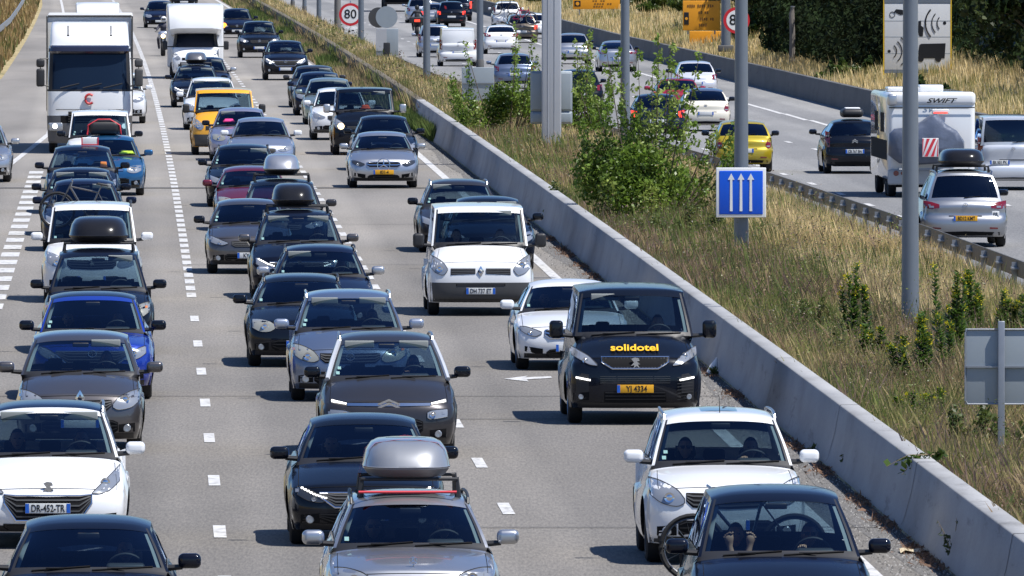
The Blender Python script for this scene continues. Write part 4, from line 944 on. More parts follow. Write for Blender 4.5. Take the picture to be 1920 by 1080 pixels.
def np_mesh(name, V, Fq, col, m, parent=None, k=3):
    # V (n,k,3): n separate faces with k corners; col (n,3)
    n = len(V); me = bpy.data.meshes.new(name); me.vertices.add(n * k); me.vertices.foreach_set('co', V.reshape(-1).astype('f4'))
    me.loops.add(n * k); me.loops.foreach_set('vertex_index', np.arange(n * k, dtype='i4')); me.polygons.add(n)
    me.polygons.foreach_set('loop_start', np.arange(0, n * k, k, dtype='i4')); me.polygons.foreach_set('loop_total', np.full(n, k, dtype='i4'))
    at = me.color_attributes.new('Col', 'FLOAT_COLOR', 'POINT'); c = np.ones((n * k, 4), 'f4'); c[:, :3] = np.repeat(col, k, axis=0); at.data.foreach_set('color', c.reshape(-1))
    me.materials.append(m); me.update(); me.validate(); o = bpy.data.objects.new(name, me); link(o, parent); return o
def vnoise(x, y, seed=0):     # cheap smooth 2-d value noise
    xi, yi = np.floor(x).astype(int), np.floor(y).astype(int); fx, fy = x - xi, y - yi; fx = fx * fx * (3 - 2 * fx); fy = fy * fy * (3 - 2 * fy)
    h = lambda a, b_: (np.sin(a * 127.1 + b_ * 311.7 + seed * 17.3) * 43758.5453) % 1.0
    return (h(xi, yi) * (1 - fx) + h(xi + 1, yi) * fx) * (1 - fy) + (h(xi, yi + 1) * (1 - fx) + h(xi + 1, yi + 1) * fx) * fy
XMv = lambda Z: -5.887e-6 * Z * Z - 0.025512 * Z + 0.6757
def blades(name, n, zlo, zhi, ft0, ft1, fz, hgt, wid, pal, label, power=1.0, seed=0, lean=.25, patch=(.5, .10), clump=.0, green_bias=0.0, mask=0):
    u = rng.random(n); Z = 1 / (1 / zlo + u ** power * (1 / zhi - 1 / zlo)); k = rng.random(n)
    if mask: kp = vnoise((8.6 + 6 * k) * .7, Z * .075, seed + 40) > mask; Z, k = Z[kp], k[kp]; n = len(Z)
    a = np.array([ft0(z) for z in Z]); b_ = np.array([ft1(z) for z in Z]); t = a + (b_ - a) * k
    if clump: 
        cx = np.round(t / .45 + .3 * np.sin(Z)) * .45; t = t + (cx - t) * clump * rng.random(n); Z = Z + (np.round(Z / .9) * .9 - Z) * clump * rng.random(n)
    X = XMv(Z) + t; g = np.array([fz(z, tt) for z, tt in zip(Z, t)])
    pn = vnoise(t * patch[0], Z * patch[1], seed); pn2 = vnoise(t * 2.3 + 9, Z * .9, seed + 3)
    h = hgt * (.45 + .8 * rng.random(n)) * (.55 + .9 * pn2); sc_ = np.clip(Z / 260, .7, 2.4)
    w_ = wid * (.6 + .8 * rng.random(n)) * sc_; an = rng.random(n) * np.pi * 2; lx = np.cos(an) * lean * h * rng.random(n); ly = np.sin(an) * lean * h * rng.random(n)
    fa = rng.random(n) * np.pi * .8 - .4 * np.pi; dx, dy = np.cos(fa) * w_, np.sin(fa) * w_
    V = np.zeros((n, 4, 3)); V[:, 0] = np.stack([X - dx / 2, Z - dy / 2, g - .03], 1); V[:, 1] = np.stack([X + dx / 2, Z + dy / 2, g - .03], 1)
    V[:, 2] = np.stack([X + lx * .74 + dx * .5, Z + ly * .74 + dy * .5, g + h * .65], 1); V[:, 3] = np.stack([X + lx * 1.25, Z + ly * 1.25, g + h], 1)
    pal = np.array(pal); f = np.clip(pn * 1.25 - .1 + green_bias + .42 * (rng.random(n) - .5), 0, .9999) * (len(pal) - 1); i = f.astype(int); fr = (f - i)[:, None]
    c = pal[i] * (1 - fr) + pal[np.minimum(i + 1, len(pal) - 1)] * fr; c = c * (.7 + .6 * rng.random(n))[:, None]
    o = np_mesh(name, V, 4, np.clip(c, 0, 1), M_GRASS, k=4); return tag(o, label, kind='stuff')
def medz(Z, t):
    rt = rail_t(Z); return float(np.interp(t, [8.3, 8.7, (8.5 + rt) / 2, rt - 1.2, rt - .4], [.12, .34, .36, .12, zr(Z)]))
def bankz(Z, t):
    q = zr(Z); tb = t2(Z); return float(np.interp(t - tb, [0, .35, 2.5, 8, 16], [q, q + .62, q + 1.0, q + 2.1, q + 2.8]))
DRY = [(.56, .42, .19), (.70, .54, .27), (.78, .62, .34), (.56, .45, .20), (.27, .27, .08)]
MIX = [(.10, .15, .035), (.17, .20, .05), (.32, .28, .11), (.46, .35, .18), (.22, .14, .09), (.13, .16, .05)]
GRN = [(.06, .10, .02), (.10, .15, .03), (.16, .18, .05), (.08, .12, .03)]
blades('grass', 130000, 215, 950, lambda Z: 8.7 + .40 * (rail_t(Z) - 8.7) * (1 if Z < 420 else 0), lambda Z: rail_t(Z) - .1, medz, .42, .010, DRY, 'tall dry straw coloured grass over the far side of the median', lean=.35, seed=2)
blades('grass', 120000, 138, 950, lambda Z: 8.62, lambda Z: 8.62 + .50 * (rail_t(Z) - 8.7), medz, .38, .012, MIX, 'mixed green and brown weeds behind the concrete barrier', lean=.5, seed=5)
blades('grass', 70000, 138, 480, lambda Z: 8.65, lambda Z: rail_t(Z) - .8, medz, .50, .012, GRN + [(.20, .26, .06)], 'patches of tall fresh green stems in the median', lean=.3, seed=61, mask=.52)
blades('grass', 24000, 138, 420, lambda Z: 8.65, lambda Z: rail_t(Z) - 1.0, medz, .46, .011, [(.20, .13, .11), (.28, .18, .13), (.24, .17, .14), (.36, .25, .17)], 'patches of reddish brown seeding stems in the median', lean=.45, seed=77, mask=.56)
blades('grass', 50000, 138, 245, lambda Z: 8.62, lambda Z: rail_t(Z) - .2, medz, .34, .011, MIX + GRN[:2], 'low green weeds in the near part of the median', lean=.8, seed=8)
blades('grass', 70000, 400, 1000, lambda Z: 7.45 + max(0, (500 - Z)) * .006, lambda Z: 8.15, lambda Z, t: 0.0, .42, .014, GRN + MIX[2:], 'weeds growing on the road side of the barrier far away', lean=.4, seed=1)
blades('grass', 16000, 425, 960, lambda Z: 8.2, lambda Z: 8.75, lambda Z, t: .25, .52, .012, MIX, 'tall weeds leaning over the old part of the barrier', lean=.4, seed=12)
blades('grass', 90000, 330, 1000, lambda Z: t2(Z) + .3, lambda Z: t2(Z) + 13, bankz, .42, .013, [(.16, .18, .05), (.34, .29, .12)] + DRY[:3] + [(.20, .20, .07), (.26, .24, .08)], 'dry grass on the bank behind the far barrier', lean=.35, seed=4, patch=(.35, .1))
blades('grass', 20000, 480, 1100, lambda Z: tl(Z) - 9, lambda Z: tl(Z) - .2, lambda Z, t: float(np.interp(t - tl(Z), [-8, -2, -.3], [1.6, .35, 0])), .5, .03, [(.10, .12, .03), (.30, .2, .09), (.36, .27, .12), (.24, .15, .08), (.08, .11, .03)], 'dry and green grass on the left verge', lean=.4, seed=6, patch=(.5, .08))
# leaf clouds
def flecks(name, n, zlo, zhi, f0, f1, hmax, size, pal, label, seed):
    u = rng.random(n); Z = 1 / (1 / zlo + u * (1 / zhi - 1 / zlo)); a = np.array([f0(z) for z in Z]); b_ = np.array([f1(z) for z in Z]); t = a + (b_ - a) * rng.random(n)
    pn = vnoise(t * .9, Z * .16, seed); keep = rng.random(n) < np.clip((pn - .25) * 2.2, .05, 1); Z, t, pn = Z[keep], t[keep], pn[keep]; n = len(Z)
    hh = hmax * rng.random(n) * (.3 + vnoise(t * 2, Z * .6, seed + 1)); P0 = np.stack([XMv(Z) + t, Z, np.array([medz(z, q) for z, q in zip(Z, t)]) + hh], 1)
    s_ = size * np.clip(Z / 260, .7, 2.2)[:, None]; a = rng.normal(size=(n, 3)) * s_; b_ = rng.normal(size=(n, 3)) * s_ * .5; V = np.stack([P0 - a, P0 + b_, P0 + a, P0 - b_], 1)
    pal = np.array(pal); c = pal[(vnoise(t * 1.3, Z * .3, seed + 2) * .999 * len(pal)).astype(int)] * (.6 + .8 * rng.random(n))[:, None]; tag(np_mesh(name, V, 4, c, M_LEAF, k=4), label, kind='stuff')
flecks('weeds', 80000, 138, 700, lambda Z: 8.6, lambda Z: 8.6 + .7 * (rail_t(Z) - 8.6), .75, .015, [(.07, .11, .025), (.12, .16, .04), (.17, .13, .10), (.10, .13, .04), (.24, .17, .12)], 'small leaved green and brown weeds scattered through the median', 21)
flecks('weeds', 110000, 138, 330, lambda Z: 8.6, lambda Z: 8.6 + .85 * (rail_t(Z) - 8.6), .95, .0125, [(.10, .15, .035), (.16, .13, .11), (.20, .24, .06), (.26, .17, .13), (.34, .27, .14), (.13, .17, .05), (.22, .13, .10)], 'feathery weeds, green and purplish brown, in the near median', 44)
flecks('weeds', 30000, 200, 500, lambda Z: 10, lambda Z: rail_t(Z) - .3, .45, .013, [(.12, .15, .04), (.30, .20, .13), (.09, .12, .03)], 'sparse green weeds in the dry straw of the median', 33)
def leaf_cloud(centers, radii, n, size, pal, gaps=.0):
    centers = np.array(centers, float); radii = np.array(radii, float); wgt = radii.prod(1); wgt = wgt / wgt.sum(); idx = rng.choice(len(centers), n, p=wgt)
    d = rng.normal(size=(n, 3)); d /= np.linalg.norm(d, axis=1)[:, None]; r = rng.random(n) ** .42; p = centers[idx] + d * r[:, None] * radii[idx]
    keep = p[:, 2] > .03; p = p[keep]; n = len(p); a = rng.normal(size=(n, 3)); a /= np.linalg.norm(a, axis=1)[:, None]; b_ = rng.normal(size=(n, 3)); b_ -= (a * b_).sum(1)[:, None] * a; b_ /= np.linalg.norm(b_, axis=1)[:, None]
    s_ = size * (.6 + .8 * rng.random(n))[:, None]; V = np.stack([p - a * s_, p + b_ * s_ * .55, p + a * s_, p - b_ * s_ * .55], 1)
    pal = np.array(pal); tint = (vnoise(p[:, 0] * 2.2, p[:, 2] * 2.2 + p[:, 1], 3) * (len(pal) - .01)).astype(int); c = pal[np.clip(tint, 0, len(pal) - 1)] * (.65 + .7 * rng.random(n))[:, None]
    return V, c
M_BARK = mat('bark', (.10, .08, .06), .9, noise=.3, nscale=12)
def bush(name, X, Z, z, W_, H_, D_, n, size, pal, label, spikes=10, cat='bush'):
    T = thing(name, label, cat, (X, Z, z)); cs = []; rs = []; br = MB()
    for k in range(16):
        a = rng.random() * 6.28; rr = rng.random() ** .6; hh = rng.random(); x = math.cos(a) * rr * W_ * .40; y = math.sin(a) * rr * D_ * .40; zz = H_ * (.12 + .38 * hh) * (1 - .55 * abs(x) / (W_ * .5))
        cs.append((x, y, zz)); rs.append((W_ * (.10 + .09 * rng.random()), D_ * .17, H_ * (.09 + .11 * rng.random())))
    for k in range(spikes):
        x = (rng.random() - .5) * W_ * .92; y = (rng.random() - .5) * D_ * .6; top = H_ * (.52 + .52 * rng.random()) * (1 - .35 * abs(x / W_ * 2) ** 2)
        for q in range(7): cs.append((x * (1 + .04 * q) + (rng.random() - .5) * .12, y, top * (.40 + .6 * q / 6))); rs.append((.20 - .018 * q, .2, .18))
        br.tube([(x * .25, y * .25, 0), (x * .8, y * .8, top * .5), (x * 1.2, y, top)], [.025, .015, .006], 5)
    V, c = leaf_cloud(cs, rs, n, size, pal); np_mesh('foliage', V, 4, c, M_LEAF, T, k=4); br.build('branches', M_BARK, T, smooth=False); return T
BG = [(.08, .135, .022), (.13, .21, .03), (.19, .28, .05), (.25, .32, .075), (.10, .16, .03)]
bush('bush', (950 - 960) * 388 / FPX, 388, .25, 3.0, 3.3, 2.0, 9500, .047, BG, 'leafy green bush left of the square gantry post', spikes=12)
bush('bush', (1088 - 960) * 384 / FPX, 384, .25, 2.2, 3.2, 1.8, 7000, .047, BG, 'narrow leafy green bush right of the square gantry post', spikes=10)
bush('bush', *(lambda a: (a[0], a[1], .25))(pix(1218, 428, .3)), 3.5, 4.1, 2.4, 16000, .050, BG, 'larger leafy green bush left of the blue arrow sign', spikes=22)
for (px, py, W_, H_, n, lab) in ((1090, 400, 1.6, .8, 3500, 'low bramble in front of the left bush near the barrier'), (1290, 455, 2.0, .9, 4000, 'low bramble at the foot of the larger bush'), (1840, 870, 1.2, .9, 3000, 'dark green weed clump around the sign post at lower right'), (1540, 640, 1.2, .7, 2500, 'grey green weed clump above the barrier edge'), (1620, 690, 1.0, .6, 2500, 'soft green weed clump left of the nearest lamp post'), (1450, 475, 1.0, .55, 1800, 'dark bramble in the straw right of the blue sign post')):
    X, Z = pix(px, py, .3); bush('weed_clump', X, Z, .25, W_, H_, 1.2, n, .035, [(.06, .09, .02), (.10, .13, .03), (.15, .15, .05)], lab, spikes=5, cat='weeds')
# evening primrose: upright stems with narrow leaves and yellow flowers
M_FLW = mat('yellow_petals', (.75, .62, .02), .5)
def primrose(px, py, h, label):
    X, Z = pix(px, py, .32); T = thing('flowering_weed', label, 'flowering weed', (X, Z, .28), group='tall green weeds with yellow flowers in the median')
    V = []; st_ = MB(); fl = MB()
    for q in range(7):
        bx, by_ = (random.random() - .5) * .5, (random.random() - .5) * .4; hh = h * (.7 + .5 * random.random()); lx = (random.random() - .5) * .2; st_.tube([(bx, by_, 0), (bx + lx, by_, hh)], [.012, .006], 5)
        for k in range(190):
            f = random.random(); a = random.random() * 6.28; L_ = .17 * (1.15 - f * .7); p = np.array((bx + lx * f, by_, hh * f)); d = np.array((math.cos(a), math.sin(a), .55)); s_ = np.array((-math.sin(a), math.cos(a), 0)) * .022
            V.append([p, p + d * L_ * .5 + s_, p + d * L_, p + d * L_ * .5 - s_])
        for k in range(5):
            a = random.random() * 6.28; c = (bx + lx + math.cos(a) * .045, by_ + math.sin(a) * .04, hh * (.84 + .17 * random.random()))
            for r_ in range(4): b_ = r_ * 1.57 + k; fl.add([c, (c[0] + math.cos(b_) * .042 - .018, c[1] - .01, c[2] + math.sin(b_) * .03), (c[0] + math.cos(b_) * .05, c[1] - .014, c[2] + math.sin(b_) * .05 + .018)], [(0, 1, 2)])
    V = np.array(V); c = np.array([(.07, .13, .025)]) * (.7 + .6 * rng.random(len(V)))[:, None]; np_mesh('leaves', V, 4, c, M_LEAF, T, k=4); st_.build('stems', mat('green_stem', (.12, .15, .05), .7), T, smooth=False); fl.build('flowers', M_FLW, T, smooth=False, recalc=False)
for px, py, h, lab in ((1612, 665, 1.25, 'tall yellow flowered weed left of the nearest lamp post'), (1785, 690, 1.35, 'tallest yellow flowered weed, right of the nearest lamp post'), (1812, 650, 1.05, 'yellow flowered weed touching the top of the grey sign back'), (1745, 725, .95, 'yellow flowered weed at the foot of the nearest lamp post'), (1715, 735, .8, 'small yellow flowered weed in front of the nearest lamp post'), (1640, 700, .7, 'short yellow flowered weed near the barrier'), (1908, 650, .8, 'yellow flowered weed at the right picture edge'), (1730, 805, .5, 'low yellow flowered weed left of the grey sign back')):
    primrose(px, py, h, lab)
# trees behind the far bank
TREE = {}
def tree_mesh(k):
    H_ = 7.5 + k; cs, rs = [], []; tb = MB(); tb.tube([(0, 0, -.3), (.1, 0, H_ * .35), (-.1, .1, H_ * .8)], [.22, .16, .05], 9)
    for q in range(26):
        a = rng.random() * 6.28; f = rng.random(); rr = (1.0 - .55 * f) * 2.5 * rng.random() ** .5; x, y, z = math.cos(a) * rr, math.sin(a) * rr, H_ * (.16 + .76 * f); cs.append((x, y, z)); s_ = .75 + .5 * rng.random(); rs.append((s_, s_, s_ * .75))
        if q % 2: tb.tube([(0, 0, max(.5, z - 1.2)), (x * .6, y * .6, z - .3), (x, y, z)], [.07, .04, .015], 5)
    V, c = leaf_cloud(cs, rs, 9000, .15, [(.012, .022, .007), (.018, .034, .010), (.026, .044, .012), (.045, .062, .018), (.014, .026, .008)][: 5])
    return V, c, tb
for k in range(3):
    V, c, tb = tree_mesh(k); f = np_mesh('crown', V, 4, c, M_LEAF, k=4); t_ = tb.build('trunk', M_BARK, smooth=True); TREE[k] = (f.data, t_.data); bpy.data.objects.remove(f); bpy.data.objects.remove(t_)
def tree(px, Z, sc_, k, label):
    X = (px - 960) * Z / FPX; t = X - xm(Z); T = thing('tree', label, 'tree', (X, Z, bankz(Z, t) - .1), rng.random() * 6, 'dark trees behind the far bank'); T.scale = (sc_, sc_, sc_)
    link(bpy.data.objects.new('trunk', TREE[k][1]), T); link(bpy.data.objects.new('crown', TREE[k][0]), T)
TR = [(1950, 450, .95, 'dark tree at the right picture edge behind the silver van'), (1862, 560, 1.0, 'dark tree directly right of the white pictogram board'), (1880, 520, 1.1, 'tall dark tree behind the tree right of the board'), (1760, 560, 1.1, 'dark tree behind the right half of the pictogram board'), (1685, 575, 1.1, 'dark tree behind the left half of the pictogram board'),
      (1620, 580, .95, 'dark tree immediately left of the pictogram board'), (1560, 610, 1.0, 'dark tree second to the left of the pictogram board'), (1510, 640, 1.1, 'dark tree right of the bare wooden post'), (1450, 650, 1.05, 'dark tree left of the bare wooden post'), (1425, 700, 1.15, 'dark tree behind the right hand 80 sign'),
      (1650, 690, 1.4, 'tall rear tree left of the pictogram board'), (1800, 640, 1.3, 'tall rear tree right of the pictogram board'), (1560, 740, 1.5, 'tall rear tree above the wooden post'), (1900, 600, 1.3, 'tall rear tree at the top right corner'), (1480, 760, 1.4, 'tall rear tree farthest back above the bank')]
for i, (px, Z, s_, lab) in enumerate(TR): tree(px, Z, s_, i % 3, lab)
n = 170000; Z = 455 + 360 * rng.random(n) ** 1.3; tt = 1.8 + 10 * rng.random(n) ** 1.6; hh = 4.6 * rng.random(n) ** 1.3 * (.45 + .7 * vnoise(Z * .12, tt * .5, 9)); tt = tt + np.clip(540 - Z, 0, 99) * .035; X = XMv(Z) + np.array([t2(z) for z in Z]) + tt
keep = np.where(Z < 520, tt > 5.2, np.where(Z < 590, True, np.where(Z < 665, tt > 4.5, tt > 4.5 + (Z - 665) * .05)))
P0 = np.stack([X, Z, .4 + .12 * tt + hh], 1)[keep]; n = len(P0); a = rng.normal(size=(n, 3)) * .09; b_ = rng.normal(size=(n, 3)) * .055; V = np.stack([P0 - a, P0 + b_, P0 + a, P0 - b_], 1)
tag(np_mesh('undergrowth', V, 4, np.array([[.014, .024, .008]]) * (.5 + rng.random(n))[:, None] * (.6 + 1.5 * vnoise(P0[:, 0] * .7, P0[:, 1] * .12, 4) * vnoise(P0[:, 0] * .4, P0[:, 2] * 1.2, 8))[:, None], mat_flat_leaf(), k=4), 'dark dense undergrowth below the trees behind the bank', kind='stuff')
SH = [(1240, 760, 3.2, 1.9, 'green shrub behind the large orange sign'), (1190, 800, 3.0, 1.5, 'green shrub between the two orange signs'), (1300, 740, 3.0, 2.2, 'dark shrub right behind the large orange sign'), (1395, 640, 2.6, 2.0, 'dark shrub beside the right hand 80 sign'), (1580, 520, 2.2, .9, 'low green shrub on the bank below the trees'), (1850, 415, 2.2, 1.1, 'bright green shrub on the bank right of the board'), (1900, 405, 2.0, 1.1, 'green shrub above the silver van roof'), (1030, 880, 3.0, 1.6, 'far shrub above the dark barrier at the top'), (1750, 455, 2.2, .9, 'low shrub at the foot of the pictogram board')]
for px, Z, W_, H_, lab in SH:
    X = (px - 960) * Z / FPX; t = X - xm(Z); bush('shrub', X, Z, bankz(Z, t), W_, H_, W_ * .8, 4200, .09, [(.04, .07, .015), (.07, .11, .02), (.11, .14, .03)], lab, spikes=4, cat='shrub')
# litter and gravel by the barrier
n = 9000; Z = 1 / (1 / 138 + rng.random(n) * (1 / 420 - 1 / 138)); t = 8.12 - .75 * rng.random(n) ** 1.7; s_ = .006 + .010 * rng.random(n); a = rng.random((n, 3)) * 2 - 1
P0 = np.stack([XMv(Z) + t, Z, s_ * .5 + .005], 1); V = np.stack([P0 + np.stack([-s_, -s_ * .5, -s_ * .5], 1), P0 + np.stack([s_, -s_ * .6, -s_ * .4], 1), P0 + np.stack([s_ * .3 * a[:, 0], s_, s_], 1)], 1)
g = (.10 + .34 * rng.random(n) ** 1.8)[:, None]; tag(np_mesh('gravel', V, 3, g * np.array([[1, .97, .92]]), M_GRASS, k=3), 'loose pale chippings along the foot of the barrier', kind='stuff')
n = 4200; ctr = np.array([yz(p_) for p_ in (840, 885, 945, 985, 1035, 1060, 742, 700, 560, 545, 520, 500, 470, 450, 480)]); Z = ctr[rng.integers(0, len(ctr), n)] + rng.normal(size=n) * 1.1; t = 8.08 - np.abs(rng.normal(size=n)) * .13; s_ = .012 + .022 * rng.random(n)
P0 = np.stack([XMv(Z) + t, Z, .015 + .03 * rng.random(n)], 1); a = rng.normal(size=(n, 3)) * s_[:, None]; b_ = rng.normal(size=(n, 3)) * s_[:, None] * .5; V = np.stack([P0 - a, P0 + b_, P0 + a], 1)
tag(np_mesh('leaf_litter', V, 3, np.array([[.20, .12, .08]]) * (.5 + rng.random(n))[:, None], M_GRASS, k=3), 'brown dead leaves drifted against the barrier foot', kind='stuff')
def sprig(px, py, h, lab, z=0.0, dt=0.0):
    X, Z = pix(px, py, z); T = thing('weed', lab, 'weed', (X, Z, z), group='small weeds by the concrete barrier'); V = []; st_ = MB()
    for q in range(7):
        a = random.random() * 6.28; hh = h * (.5 + .6 * random.random()); e = (math.cos(a) * hh * .35, math.sin(a) * hh * .2, hh); st_.tube([(0, 0, 0), (e[0] * .4, e[1] * .4, hh * .6), e], [.006, .004, .002], 4)
        for k in range(26): f = random.random(); p = np.array(e) * f; d = rng.normal(size=3) * .028; s_ = rng.normal(size=3) * .012; V.append([p, p + d * .5 + s_, p + d, p + d * .5 - s_])
    V = np.array(V); np_mesh('leaves', V, 4, np.array([[.09, .12, .04]]) * (.6 + .8 * rng.random(len(V)))[:, None], M_LEAF, T, k=4); st_.build('stems', mat('dry_stem', (.22, .17, .1), .8), T, smooth=False)
for a in ((1524, 858, .18, 'tiny weed by the barrier foot right of the white off-road car mirror'), (1592, 895, .26, 'small weed at the barrier foot, above the brown leaf drift'), (1641, 930, .28, 'thin weed against the barrier beside the brown leaf drift'), (1790, 1066, .55, 'dry branching weed at the barrier foot in the lower right corner'), (1722, 1008, .15, 'low weed next to the pale rag'), (1339, 705, .12, 'weed tuft behind the white bottle')): sprig(*a)
T = thing('bramble_shoot', 'thin leafy bramble shoot hanging over the barrier top at lower right', 'weed', (xm(158) + 8.5, 158.0, .82)); st_ = MB(); V = []
for (ex, ez) in ((-.52, -.10), (-.34, -.20), (.12, .06)):
    st_.tube([(.12, 0, .05), (ex * .5, -.05, .05 + ez * .1), (ex, -.08, ez)], [.006, .004, .003], 4)
    for k in range(36): f = random.random(); p = np.array((.12 + (ex - .12) * f, -.06 * f, .05 + (ez - .05) * f * f)); d = rng.normal(size=3) * .05; s_ = rng.normal(size=3) * .02; V.append([p, p + d * .5 + s_, p + d, p + d * .5 - s_])
V = np.array(V); np_mesh('leaves', V, 4, np.array([[.06, .10, .02]]) * (.6 + .8 * rng.random(len(V)))[:, None], M_LEAF, T, k=4); st_.build('stems', MATS['dry_stem'], T, smooth=False)
X, Z = pix(1338, 704); T = thing('plastic_bottle', 'crushed white plastic bottle lying by the barrier beside the black van', 'litter', (X, Z, 0)); q = MB(); q.tube([(-.07, 0, .03), (.0, 0, .12), (.03, 0, .20), (.05, 0, .26)], [.05, .07, .045, .02], 9); q.build('bottle', M_WHT, T); q = MB(); q.tube([(.05, 0, .26), (.056, 0, .28)], .022, 8); q.build('cap', M_WHT, T)
X, Z = pix(1715, 1038); q = MB(); q.grid([[(X + (i - 3) * .055, Z + (j - 2) * .14, .015 + .035 * ((i * 3 + j * 5) % 4) / 3) for i in range(7)] for j in range(5)]); tag(q.build('rag', mat('beige_rag', (.45, .38, .26), .9), smooth=False), 'crumpled beige rag on the gravel near the lower right corner', 'litter')

# ------------------------------------------------------------------ people
PERS = {}
def hand_chain(vs, es, rs, w_idx, W_, dirv, up, side, n0):
    # palm and five bent fingers leaving the wrist along dirv, curling towards -up
    d = Vector(dirv).normalized(); s_ = Vector(side).normalized(); u = Vector(up).normalized()
    palm = len(vs); vs.append(W_ + d * .055); rs.append((.032, .018)); es.append((w_idx, palm))
    for k, (off, ln) in enumerate(((-.030, .062), (-.010, .075), (.010, .070), (.028, .055))):
        b = len(vs); p0 = W_ + d * .085 + s_ * off; vs += [p0, p0 + d * ln * .45 - u * .012, p0 + d * ln * .6 - u * .042]; rs += [(.0095, .0095), (.0085, .0085), (.0075, .0075)]; es += [(palm, b), (b, b + 1), (b + 1, b + 2)]
    b = len(vs); p0 = W_ + d * .04 - s_ * .034; vs += [p0, p0 + d * .03 - s_ * .018 - u * .02]; rs += [(.011, .011), (.009, .009)]; es += [(palm, b), (b, b + 1)]
def person_mesh(pose):
    if pose in PERS: return PERS[pose]
    vs = [Vector(p) for p in ((0, 0, .05), (0, .06, .18), (0, .12, .34), (0, .13, .45), (0, .11, .53))]; rs = [(.17, .12), (.15, .11), (.165, .11), (.15, .085), (.055, .055)]; es = [(0, 1), (1, 2), (2, 3), (3, 4)]
    for sg in (-1, 1):
        b = len(vs); vs.append(Vector((sg * .17, .13, .42))); rs.append((.062, .06)); es.append((3, b))
        if pose == 'drive': el_, wr = (sg * .24, -.10, .24), (sg * .155, -.375, .455)
        elif pose == 'drive1': el_, wr = ((.26, -.10, .24), (.15, -.36, .40)) if sg > 0 else ((-.25, -.12, .26), (-.10, -.39, .55))
        else: el_, wr = (sg * .23, -.02, .17), (sg * .10, -.24, .12)
        vs += [Vector(el_), Vector(wr)]; rs += [(.045, .045), (.028, .026)]; es += [(b, b + 1), (b + 1, b + 2)]
        d = Vector(wr) - Vector(el_); hand_chain(vs, es, rs, b + 2, Vector(wr), (d.x * .3, -1, .35) if pose != 'sit' else (0, -1, -.1), (0, .35, 1), (1, 0, 0), 0)
        b = len(vs); vs += [Vector((sg * .10, -.03, .06)), Vector((sg * .13, -.46, .12 if pose != 'feet' else .25)), Vector((sg * .13, -.62, -.28 if pose != 'feet' else .52))]; rs += [(.085, .085), (.06, .06), (.045, .045)]; es += [(0, b), (b, b + 1), (b + 1, b + 2)]
        if pose == 'feet': 
            vs[-1] = Vector((sg * .085, -.80, .50)); rs[-1] = (.035, .035)
    me = bpy.data.meshes.new('sk'); me.from_pydata(vs, es, []); o = bpy.data.objects.new('sk', me); link(o)
    md = o.modifiers.new('s', 'SKIN'); md.use_smooth_shade = True
    if not me.skin_vertices: 
        bpy.context.view_layer.objects.active = o; bpy.ops.mesh.customdata_skin_add()
    for i, r in enumerate(rs): me.skin_vertices[0].data[i].radius = r
    me.skin_vertices[0].data[0].use_root = True
    ss = o.modifiers.new('ss', 'SUBSURF'); ss.levels = 1; ss.render_levels = 1
    dg = bpy.context.evaluated_depsgraph_get(); ev = o.evaluated_get(dg); m2 = bpy.data.meshes.new_from_object(ev)
    bpy.data.objects.remove(o)
    V = [v.co.copy() for v in m2.vertices]; F = [tuple(p.vertices) for p in m2.polygons]
    mb = MB(); mb.add(V, F); bpy.data.meshes.remove(m2)
    # head with brow, nose, lips, chin and ears
    rows = []
    for i in range(15):
        ph = math.pi * i / 14; z = math.cos(ph); row = []
        for j in range(20):
            th = 2 * math.pi * j / 20; x = math.sin(ph) * math.sin(th); y = -math.sin(ph) * math.cos(th)
            px, py, pz = x * .077, y * .098, z * .118
            if z < 0: px *= 1 + .28 * z; py *= 1 + .12 * z
            if y < 0:
                if abs(x) < .25 and -.35 < z < .12: py -= .020 * (1 - abs(x) / .25) * (1 - abs(z + .18) / .3) if abs(z + .18) < .3 else 0
                if .10 < z < .30 and .15 < abs(x) < .6: py += .008
                if z < -.75: py -= .006
                if -.62 < z < -.45 and abs(x) < .3: py -= .006
            row.append((px, .095 + py, .655 + pz))
        rows.append(row)
    mb.grid(rows, 0, True)
    for sg in (-1, 1): mb.rbox((sg * .079, .10, .655), (.016, .035, .055), .007, axis='x')
    if pose == 'feet':
        for sg in (-1, 1):
            c = Vector((sg * .095, -.84, .59)); sn, cs_ = math.sin(-sg * .16), math.cos(.16)
            rt = lambda x, y, z: (c.x + x * cs_ - z * sn, c.y + y, c.z + x * sn + z * cs_)
            rows = []
            for zz, hw_, th, bx in ((-.118, .008, .015, 0), (-.112, .024, .028, 0), (-.085, .034, .036, 0), (-.05, .031, .034, .002), (0, .029, .024, .005), (.04, .037, .022, .002), (.075, .046, .024, 0), (.098, .045, .020, 0), (.110, .036, .012, 0)):
                rows.append([rt(math.cos(a) * hw_ + sg * bx, math.sin(a) * th + (.012 if -.04 < zz < .03 else 0), zz) for a in [q * math.pi / 7 for q in range(14)]])
            mb.grid(rows, 0, True)
            for dx, z0_, ln, r_ in ((-.033, .098, .046, .0165), (-.010, .104, .044, .0115), (.009, .101, .038, .0105), (.026, .094, .032, .0098), (.040, .082, .026, .0095)):
                mb.tube([rt(sg * dx, .004, z0_ - .012), rt(sg * dx * 1.06, .008, z0_ + ln * .45), rt(sg * dx * 1.10, -.008, z0_ + ln * .8), rt(sg * dx * 1.12, -.006, z0_ + ln)], [r_ * .9, r_ * .85, r_ * 1.1, r_ * .6], 8)
            mb.tube([(c.x, c.y + .02, c.z - .08), (sg * .13, -.55, .30), (sg * .11, -.1, .06)], [.032, .055, .07], 9)
